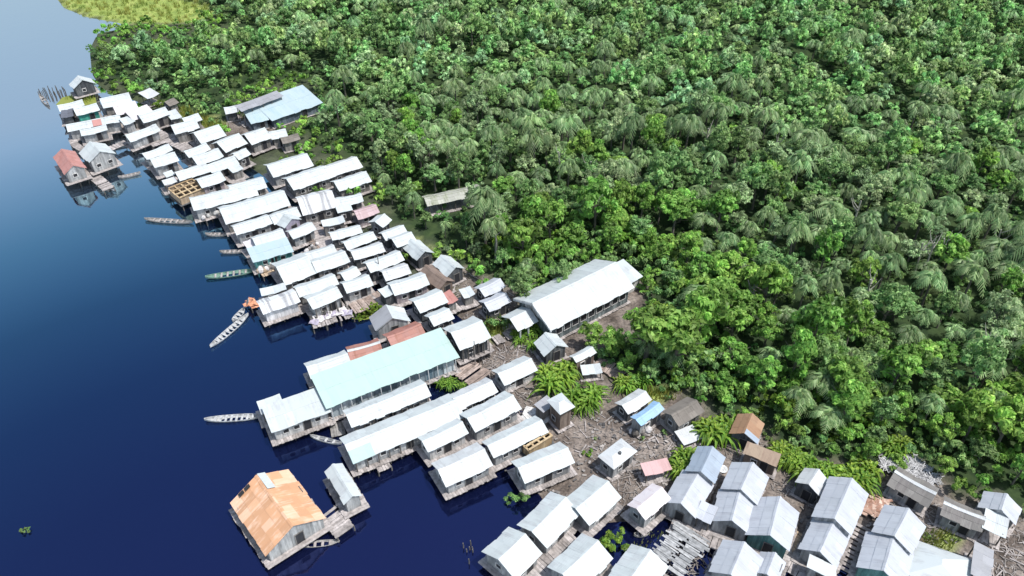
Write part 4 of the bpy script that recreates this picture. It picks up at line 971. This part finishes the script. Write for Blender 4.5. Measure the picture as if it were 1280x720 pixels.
PROTO['palm'] = []
for s in range(5):
    g = palm(300+s, 15+s, 2.7+.2*s, 3.6+.3*s, 13, .24)
    PROTO['palm'].append((mesh_np('crown', *g[:2], M['leaf_palm'], g[2]), trunk(s+80, 4.3+.3*s, .15, False), g))
PROTO['banana'] = []
for s in range(4):
    g = banana(500+s, 17, 2.9, 3)
    b = MB()
    b.tube([(0,0,-.3),(0,0,.5),(.05,0,.9)], [.16,.13,.08])
    PROTO['banana'].append((mesh_np('foliage', *g[:2], M['leaf_banana'], g[2]), b.mesh('stem', M['tan']), g))
BUSH = [crown(700+s, 1.3, 1.0, .7, 12, 40, .38) for s in range(4)]
LOW = {'bright':[crown(800+s, 2.6, 2.1+.3*s, 4.5, 30, 17, .86) for s in range(3)], 'palm':[palm(840+s, 14, 2.9, 3.8, 9, .32) for s in range(3)]}

def thing_tree(name, me_c, me_t, loc, s, rz, label, cat, group, cname='crown', tname='trunk', sz=1.0):
    rt = empty(name, loc, rz, label, cat, group); rt.scale = (s, s, s*sz)
    link(tname, me_t, rt); link(cname, me_c, rt)
    return rt
# ------------------------------------------------------------------ single plants near the houses
def put_banana(p, s, label, k=0, n=1):
    s *= .72; n += 2
    for i in range(n):
        q = U((p[0]+(random.uniform(-14,14) if i else 0), p[1]+(random.uniform(-9,9) if i else 0)), .2)
        me, st, g = PROTO['banana'][(k+i) % 4]
        thing_tree('banana_plant', me, st, (q.x,q.y,.2), s*random.uniform(.85,1.15), random.random()*6, label, 'banana plant', 'banana plants among the houses', 'foliage', 'stem')
put_banana((700,478), 1.25, 'tall banana plant in the bright clump behind the small white house of the hall', 0, 5)
put_banana((733,505), 1.15, 'tall banana plant in the clump between the white house and the mud yard', 1, 4)
put_banana((787,487), .8, 'low banana plant at the forest edge right of the plank terrace', 2, 3)
put_banana((857,583), 1.05, 'dark green banana plant left of the blue grey roof', 3, 3)
put_banana((895,545), 1.15, 'banana plant between the thatched hut and the brown-roofed hut', 0, 4)
put_banana((985,575), 1.0, 'yellow green plant in the bright patch right of the brown plank hut', 1, 6)
put_banana((1015,592), 1.0, 'yellow green plant in the bright patch above the small dark-fronted hut', 2, 4)
put_banana((1066,600), 1.05, 'yellow green plant directly above the large pale house', 3, 5)
put_banana((668,420), .75, 'yellow green plant beside the porch of the great hall', 0, 2)
put_banana((655,428), .6, 'low green plant under the porch roof of the great hall', 1, 2)
put_banana((566,480), .55, 'yellow plant standing in the dark pool', 2, 2)
put_banana((1113,566), .9, 'green plant beside the heap of white sticks', 3, 2)
def put_bush(p, s, label, mat='leaf_banana', k=0):
    g = BUSH[k % 4]; q = U(p, .1)
    o = link('bush', mesh_np('bush', *g[:2], M[mat], g[2]), None, (q.x,q.y,.0)); o.scale = (s,s,s); tag(o, label, 'bush')
put_bush((760,684), 1.1, 'pale green bush beside the white roof at the bottom edge', 'leaf_banana', 0)
put_bush((770,676), .8, 'smaller pale bush on the canal side of the bottom bush', 'leaf_banana', 1)
put_bush((620,412), 1.3, 'olive green bush at the foot of the hall ramp', 'leaf_under', 2)
put_bush((200,138), 1.1, 'round bright bush right of the scrap white roof', 'leaf_banana', 3)
put_bush((735,570), .5, 'small yellowish bush in the mud yard beside the lattice frame', 'leaf_banana', 1)
put_bush((646,628), .9, 'dark bush in the lane behind the bottom houses', 'leaf_under', 2)
put_bush((30,664), .36, 'small floating clump of plants alone on the lake', 'leaf_under', 0)
put_bush((35,662), .2, 'tiny scrap of plants beside the floating clump', 'leaf_under', 1)

# ------------------------------------------------------------------ forest
def poisson(poly_test, box, r, n, rfun=None):
    cell = r; grid = {}; out = []
    for _ in range(n):
        x, y = random.uniform(box[0],box[1]), random.uniform(box[2],box[3])
        k = (int(x//cell), int(y//cell)); ok = True
        for i in (-1,0,1):
            for j in (-1,0,1):
                for q in grid.get((k[0]+i,k[1]+j), ()):
                    if (q[0]-x)**2+(q[1]-y)**2 < r*r: ok = False
        if ok: grid.setdefault(k, []).append((x,y)); out.append((x,y))
    return out
cand = poisson(None, (-150,200,40,275), 2.5, 170000)
CX, CY = np.array([c[0] for c in cand]), np.array([c[1] for c in cand])
ins = inpoly(CX, CY, forest_poly)&~inpoly(CX, CY, marsh_poly); edge = dist_poly(CX, CY, forest_poly)
# clearing for the shelter inside the forest
trees = []
hall_front = [(690,446),(690,420),(775,375),(812,368),(845,392),(812,432),(770,446),(740,446)]
for x, y, i, e in zip(CX, CY, ins, edge):
    if not i: continue
    u, v, dz = PJ(x, y, 4)
    if not (-80 < u < 1360 and v > -70 and v < 800): continue
    ub, vb, _ = PJ(x, y, 0)
    if 520 < ub < 612 and 236 < vb < 298 and vb > 236+.0*ub: 
        if vb > 268 - (ub-520)*.18 - 12 and vb < 290 - (ub-520)*.18: continue
    r = random.random()
    near = e < 15 and u > 620 and v > 250
    patch = .5+.5*math.sin(x*.06+1.3)*math.cos(y*.05+.4)
    if near: kind = 'palm' if r < .08 else ('bright' if r < .82 else 'mid')
    elif u > 830 and v > 110: kind = 'palm' if r < .35+.35*patch else ('mid' if r < .8 else ('pale' if r < .93 else 'bright'))
    else: kind = 'palm' if r < .12+.3*patch else ('mid' if r < .70 else ('pale' if r < .86 else 'bright'))
    s = random.uniform(.5,.98)
    if e < 2.5: s *= .5
    elif e < 5: s *= .72
    if math.hypot(x, y) > 115: s *= .9
    if near and e > 5: s *= 1.05
    if inpoly(np.array([ub]), np.array([vb]), hall_front)[0]: continue
    if kind == 'palm': s *= 1.1
    trees.append((math.hypot(x, y), x, y, kind, s, u, v, e))
heroes = [((806,458),'bright',1.2),((838,470),'bright',1.2),((738,440),'bright',.55),((762,446),'bright',.7),((651,385),'mid',.8),((700,368),'mid',.7)]
for p, k, s in heroes:
    q = U(p, 0); trees.append((q.xy.length, q.x, q.y, k, s, p[0], p[1]-30, 9))
trees.sort(); cnt = {'broad':0, 'palm':0}; far = []
for dist, x, y, kind, s, u, v, e in trees:
    fam = 'palm' if kind == 'palm' else 'broad'
    vis = -20 < u < 1300 and v > -25 and v < 735
    if vis and cnt[fam] < 292:
        cnt[fam] += 1
        pr = random.choice(PROTO[kind]); z = ground_z(x, y)-.1
        if fam == 'palm':
            zone = 'far right part of the forest' if u > 850 and v < 330 else ('right side of the forest nearer the houses' if u > 850 else 'forest behind the middle of the village')
            lab = 'arching grey green palm in the '+zone
        elif e < 6: lab = {'bright':'bright green leafy tree on the forest edge beside the houses','mid':'mid green leafy tree on the forest edge beside the houses','pale':'pale leafy tree on the forest edge beside the houses'}[kind]
        else:
            zone = 'right of the great hall' if u > 700 and v > 320 else ('behind the great hall' if u > 600 else 'behind the middle of the village')
            lab = {'bright':'bright green broad-leaved tree','mid':'mid green bushy tree','pale':'pale greyish green tree'}[kind]+' in the forest '+zone
        thing_tree('palm_tree' if fam == 'palm' else 'leafy_tree', pr[0], pr[1], (x,y,z), s, random.random()*6.28, lab, 'palm' if fam == 'palm' else 'tree', 'palms of the forest' if fam == 'palm' else 'leafy trees of the forest', sz=random.uniform(.75,1.5))
    else: far.append((x, y, kind, s))
print('TREES', len(trees), cnt, 'far', len(far))
def merged(name, items, protos, mat, lo=.6, hi=1.2, zoff=-.1, sz=(.75,1.5)):
    VV, FF, TT = [], [], []; n = 0
    for x, y, s in items:
        V, F, T = random.choice(protos); a = random.random()*6.28; cs, sn = math.cos(a), math.sin(a)
        z = ground_z(x, y)+zoff; v = np.empty_like(V)
        v[:,0] = (V[:,0]*cs-V[:,1]*sn)*s+x; v[:,1] = (V[:,0]*sn+V[:,1]*cs)*s+y; v[:,2] = V[:,2]*s*random.uniform(*sz)+z
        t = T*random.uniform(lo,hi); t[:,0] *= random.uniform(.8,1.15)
        VV.append(v); FF.append(F+n); TT.append(t); n += len(v)
    if not VV: return None
    return tag(link(name, mesh_np(name, np.concatenate(VV), np.concatenate(FF), M[mat], np.concatenate(TT))), kind='stuff')
merged('far_palm_canopy', [(x,y,s) for x,y,k,s in far if k == 'palm'], LOW['palm'], 'leaf_palm', 1.0, 1.5)  # far canopies: leaf tint raised, painting distance haze into the foliage
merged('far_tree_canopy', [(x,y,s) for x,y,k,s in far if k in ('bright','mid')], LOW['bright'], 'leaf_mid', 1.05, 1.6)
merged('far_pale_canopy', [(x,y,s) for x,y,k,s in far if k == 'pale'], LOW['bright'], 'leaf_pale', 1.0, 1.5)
for k, p in enumerate([(1058,300),(1142,345),(1150,352),(935,400),(1168,340),(960,215),(700,235),(735,240),(826,250),(1075,395),(1215,470),(620,330),(880,200),(1235,330)]):
    q = U(p, 0); rt = empty('bare_tree', (q.x,q.y,0), random.random()*6, 'pale bare trunk with a few forked branches rising out of the forest canopy', 'tree', 'bare trunks in the forest'); rnd = random.Random(k)
    b = MB(); h_ = rnd.uniform(6.2,8.2); b.tube([(0,0,0),(.2,.1,h_*.5),(rnd.uniform(-.5,.5),.3,h_*.8)], [.16,.12,.09], 6); b.build('trunk', M['palebark'], rt)
    for i in range(4):
        a = rnd.uniform(0,6.3); z = h_*rnd.uniform(.5,.78)
        b = MB(); b.tube([(.15,.1,z),(.15+math.cos(a)*.7,.1+math.sin(a)*.7,z+.7),(.1+math.cos(a)*1.2,math.sin(a)*1.2,z+1.8)], [.07,.05,.025], 5); b.build('branch', M['palebark'], rt)
sh = [(dist, x, y) for dist, x, y in sorted((math.hypot(x,y), x, y) for x, y in poisson(None, (-10,150,50,140), 1.75, 14000))]
SX, SY = np.array([q[1] for q in sh]), np.array([q[2] for q in sh])
si, se = inpoly(SX, SY, forest_poly), dist_poly(SX, SY, forest_poly)
SHR = [[mesh_np('shrub', *g[:2], M[m_], g[2]) for g in BUSH] for m_ in ('leaf_bright','leaf_banana','leaf_mid')]
nsh = 0
for x, y, i, e_ in zip(SX, SY, si, se):
    u, v, dz = PJ(x, y, 1)
    if not i or e_ > 8.5 or (1090 < PJ(x,y,0)[0] < 1180 and 555 < PJ(x,y,0)[1] < 645 and e_ < 2.6) or nsh >= 290 or not (620 < u < 1300 and v < 735): continue
    r = random.random(); o = link('shrub', random.choice(SHR[0 if r < .5 else (1 if r < .68 else 2)]), None, (x, y, ground_z(x,y)-.1)); nsh += 1
    s = random.uniform(.75,1.25)*(1 if e_ < 2 else 1.35); o.scale = (s, s, s*random.uniform(.9,1.7)); o.rotation_euler = (0,0,random.random()*6.28)
    tag(o, 'leafy shrub in the green thicket between the huts and the tall trees', 'shrub', 'shrubs along the forest edge')
# undergrowth between the trunks and along the forest edge
ug = []
for x, y in poisson(None, (-150,190,40,250), 1.9, 60000):
    u, v, dz = PJ(x, y, 1)
    if -40 < u < 1320 and -40 < v < 760: ug.append((x,y))
UX, UY = np.array([c[0] for c in ug]), np.array([c[1] for c in ug]); ui = inpoly(UX, UY, forest_poly); ue = dist_poly(UX, UY, forest_poly)
mm = inpoly(UX, UY, marsh_poly)
merged('undergrowth', [(x,y,random.uniform(.6,1.1)) for x,y,i,e,m_ in zip(UX,UY,ui,ue,mm) if i and not m_ and (e < 4 or random.random() < .85)], BUSH, 'leaf_under', .6, 1.25)
# scrub along the outside of the forest edge and weeds on the mud
def clear(x, y, pad=.3):
    for d in HD.values():
        l = d['root'].location; a = d['root'].rotation_euler.z; dx, dy = x-l.x, y-l.y
        if abs(dx*math.cos(a)+dy*math.sin(a)) < d['L']/2+pad and abs(-dx*math.sin(a)+dy*math.cos(a)) < d['W']/2+pad: return False
    return True
ed = []; wd = []
mud_poly = W2([(600,430),(700,430),(745,450),(850,500),(950,545),(1000,590),(1095,600),(1290,650),(1290,730),(1100,715),(900,655),(740,650),(670,560),(640,480)])
wi = inpoly(UX, UY, mud_poly); ws = land_h(UX, UY)[0]
for x, y, i, e_, m_, w_, s_ in zip(UX, UY, ui, ue, mm, wi, ws):
    u, v, dz = PJ(x, y, 1)
    if m_ or s_ < .4 or not clear(x, y): continue
    lim = 26.0 if u < 330 else (9.0 if u < 560 else (5.0 if u < 640 else 1.5))
    if not i and e_ < lim and not (285 < u < 345 and 148 < v < 185) and random.random() < .8: ed.append((x, y, random.uniform(.7,1.4) if u < 600 else random.uniform(.5,1.0)))
    elif w_ and not i:
        nz = math.sin(x*.9+1.0)*math.cos(y*.8)+.5*math.sin(x*2.1+y)
        if nz > .35 and random.random() < .65: wd.append((x, y, random.uniform(.2,.5)))
merged('edge_scrub', ed, BUSH, 'leaf_bright', .6, 1.15)
merged('mud_weeds', wd, BUSH, 'leaf_under', .7, 1.3)
# grass tufts
def tuft(seed, n=26, h=.55, r=.5):
    rng = np.random.default_rng(seed); V, F = [], []
    for i in range(n):
        x, y = rng.uniform(-r,r,2); a = rng.uniform(0,6.28); w = .05; hh = h*rng.uniform(.6,1.3); l = rng.uniform(-.3,.3,2)
        dx, dy = math.cos(a)*w, math.sin(a)*w
        V += [(x-dx,y-dy,0),(x+dx,y+dy,0),(x+dx*.3+l[0]*hh,y+dy*.3+l[1]*hh,hh),(x-dx*.3+l[0]*hh,y-dy*.3+l[1]*hh,hh)]; F.append((4*i,4*i+1,4*i+2,4*i+3))
    return np.array(V), np.array(F), np.ones((len(V),4))
TU = [tuft(s) for s in range(4)]
def fill(poly, r, n=4000):
    xs_ = [p[0] for p in poly]; ys_ = [p[1] for p in poly]
    c = poisson(None, (min(xs_),max(xs_),min(ys_),max(ys_)), r, n)
    A_, B_ = np.array([q[0] for q in c]), np.array([q[1] for q in c]); k = inpoly(A_, B_, poly)
    return [(x,y,random.uniform(.7,1.4)) for x,y,i in zip(A_,B_,k) if i]
gi = fill(marsh_poly, 1.5, 12000)
for g in grass_polys: gi += fill(g, .55, 2500)
merged('marsh_grass', gi, TU, 'grass', .95, 1.15, -.02)
ri = fill(W2(mats_px['a']), .45, 4000)
merged('reed_bed', ri, TU, 'grass', .9, 1.4, .15)
for k, v_ in enumerate(ri): pass
b = MB()
for key in ('a','b'):
    pl = W2(mats_px[key]); n = len(b.v); b.v += [(x,y,.03) for x,y in pl]; b.f.append(tuple(range(n+len(pl)-1, n-1, -1)))
tag(b.build('floating_weed', M['weed']), kind='stuff')
merged('water_plants', [(x,y,s*.45) for x,y,s in fill(W2(mats_px['b']), .5, 3000)], BUSH, 'leaf_banana', .8, 1.2, 1.3)

# ------------------------------------------------------------------ driftwood and litter on the mud
def litter(name, polys, n, mat, ln=(.5,2.2), w=(.04,.14), flat=.25, zz=.0):
    b = MB()
    for pl in polys:
        P = W2(pl); xs_ = [p[0] for p in P]; ys_ = [p[1] for p in P]
        for _ in range(n):
            x, y = random.uniform(min(xs_),max(xs_)), random.uniform(min(ys_),max(ys_))
            if not inpoly(np.array([x]), np.array([y]), P)[0]: continue
            z = max(.02, ground_z(x, y))+zz+random.uniform(.02,.12); ww = random.uniform(*w)
            b.box((x,y,z), (random.uniform(*ln), ww, min(ww,.05)), random.random()*6.28, random.uniform(-flat,flat)*.3)
    tag(b.build(name, M[mat]), kind='stuff')
litter('driftwood', [[(690,505),(745,510),(800,530),(860,560),(830,612),(700,560)], [(600,440),(690,430),(660,470),(605,475)], [(640,490),(700,480),(720,530),(640,540)], [(895,520),(960,560),(940,600),(880,560)],
    [(990,595),(1015,600),(1020,640),(960,610)], [(1095,600),(1190,640),(1170,680),(1075,640)], [(1235,650),(1290,650),(1290,725),(1225,725)], [(850,660),(930,670),(900,720),(820,720)], [(545,330),(640,360),(640,410),(560,390)], [(720,600),(830,590),(830,640),(740,650)]], 360, 'stick', (.15,1.0), (.025,.09))
litter('bamboo_litter', [[(690,505),(745,510),(800,530),(860,560),(830,612),(700,560)], [(600,440),(690,430),(660,470),(605,475)], [(1095,600),(1190,640),(1170,680),(1075,640)], [(545,330),(640,360),(640,410),(560,390)], [(1235,650),(1290,650),(1290,725),(1225,725)]], 90, 'deck', (.5,1.6), (.05,.16), .5)
litter('white_stick_heap', [[(1100,570),(1128,566),(1172,602),(1165,612),(1128,598),(1098,590)]], 900, 'whitestick', (.4,1.6), (.04,.11), .5, .4)
litter('scrap_heap', [[(1078,622),(1106,630),(1096,652),(1074,642)]], 260, 'scrap', (.4,1.2), (.2,.6), .5, .35)
litter('village_litter', [[(280,170),(420,240),(520,330),(640,430),(560,430),(400,330),(250,220)], [(600,470),(760,600),(700,640),(590,560)], [(850,600),(1200,680),(1180,720),(900,700)], [(740,510),(850,550),(840,610),(720,590)]], 300, 'clutter', (.12,.5), (.08,.3), .3, .05)

# ------------------------------------------------------------------ light
SUN_EL, SUN_AZ = R(65), R(112)        # azimuth clockwise from +Y
w = bpy.data.worlds.new('World'); scene.world = w; w.use_nodes = True
nt = w.node_tree; bg = nt.nodes['Background']
sky = N(nt, 'ShaderNodeTexSky', sky_type='NISHITA'); sky.sun_disc = False
sky.sun_elevation = SUN_EL; sky.sun_rotation = SUN_AZ; sky.air_density = 1.7; sky.dust_density = 2.4; sky.ozone_density = 1.6
nt.links.new(sky.outputs[0], bg.inputs[0]); bg.inputs[1].default_value = .15
l = bpy.data.lights.new('sun', 'SUN'); l.energy = 5.0; l.angle = R(.5); l.color = (1, .965, .91)
lo = bpy.data.objects.new('sun', l); C.objects.link(lo)
dirv = Vector((math.sin(SUN_AZ)*math.cos(SUN_EL), math.cos(SUN_AZ)*math.cos(SUN_EL), math.sin(SUN_EL)))
lo.rotation_euler = dirv.to_track_quat('Z', 'Y').to_euler(); lo.location = (0,0,90)
scene.view_settings.view_transform = 'Standard'; scene.view_settings.look = 'None'; scene.view_settings.exposure = 0
scene.render.engine = 'CYCLES'
try: scene.cycles.max_bounces = 6; scene.cycles.transparent_max_bounces = 4
except Exception: pass
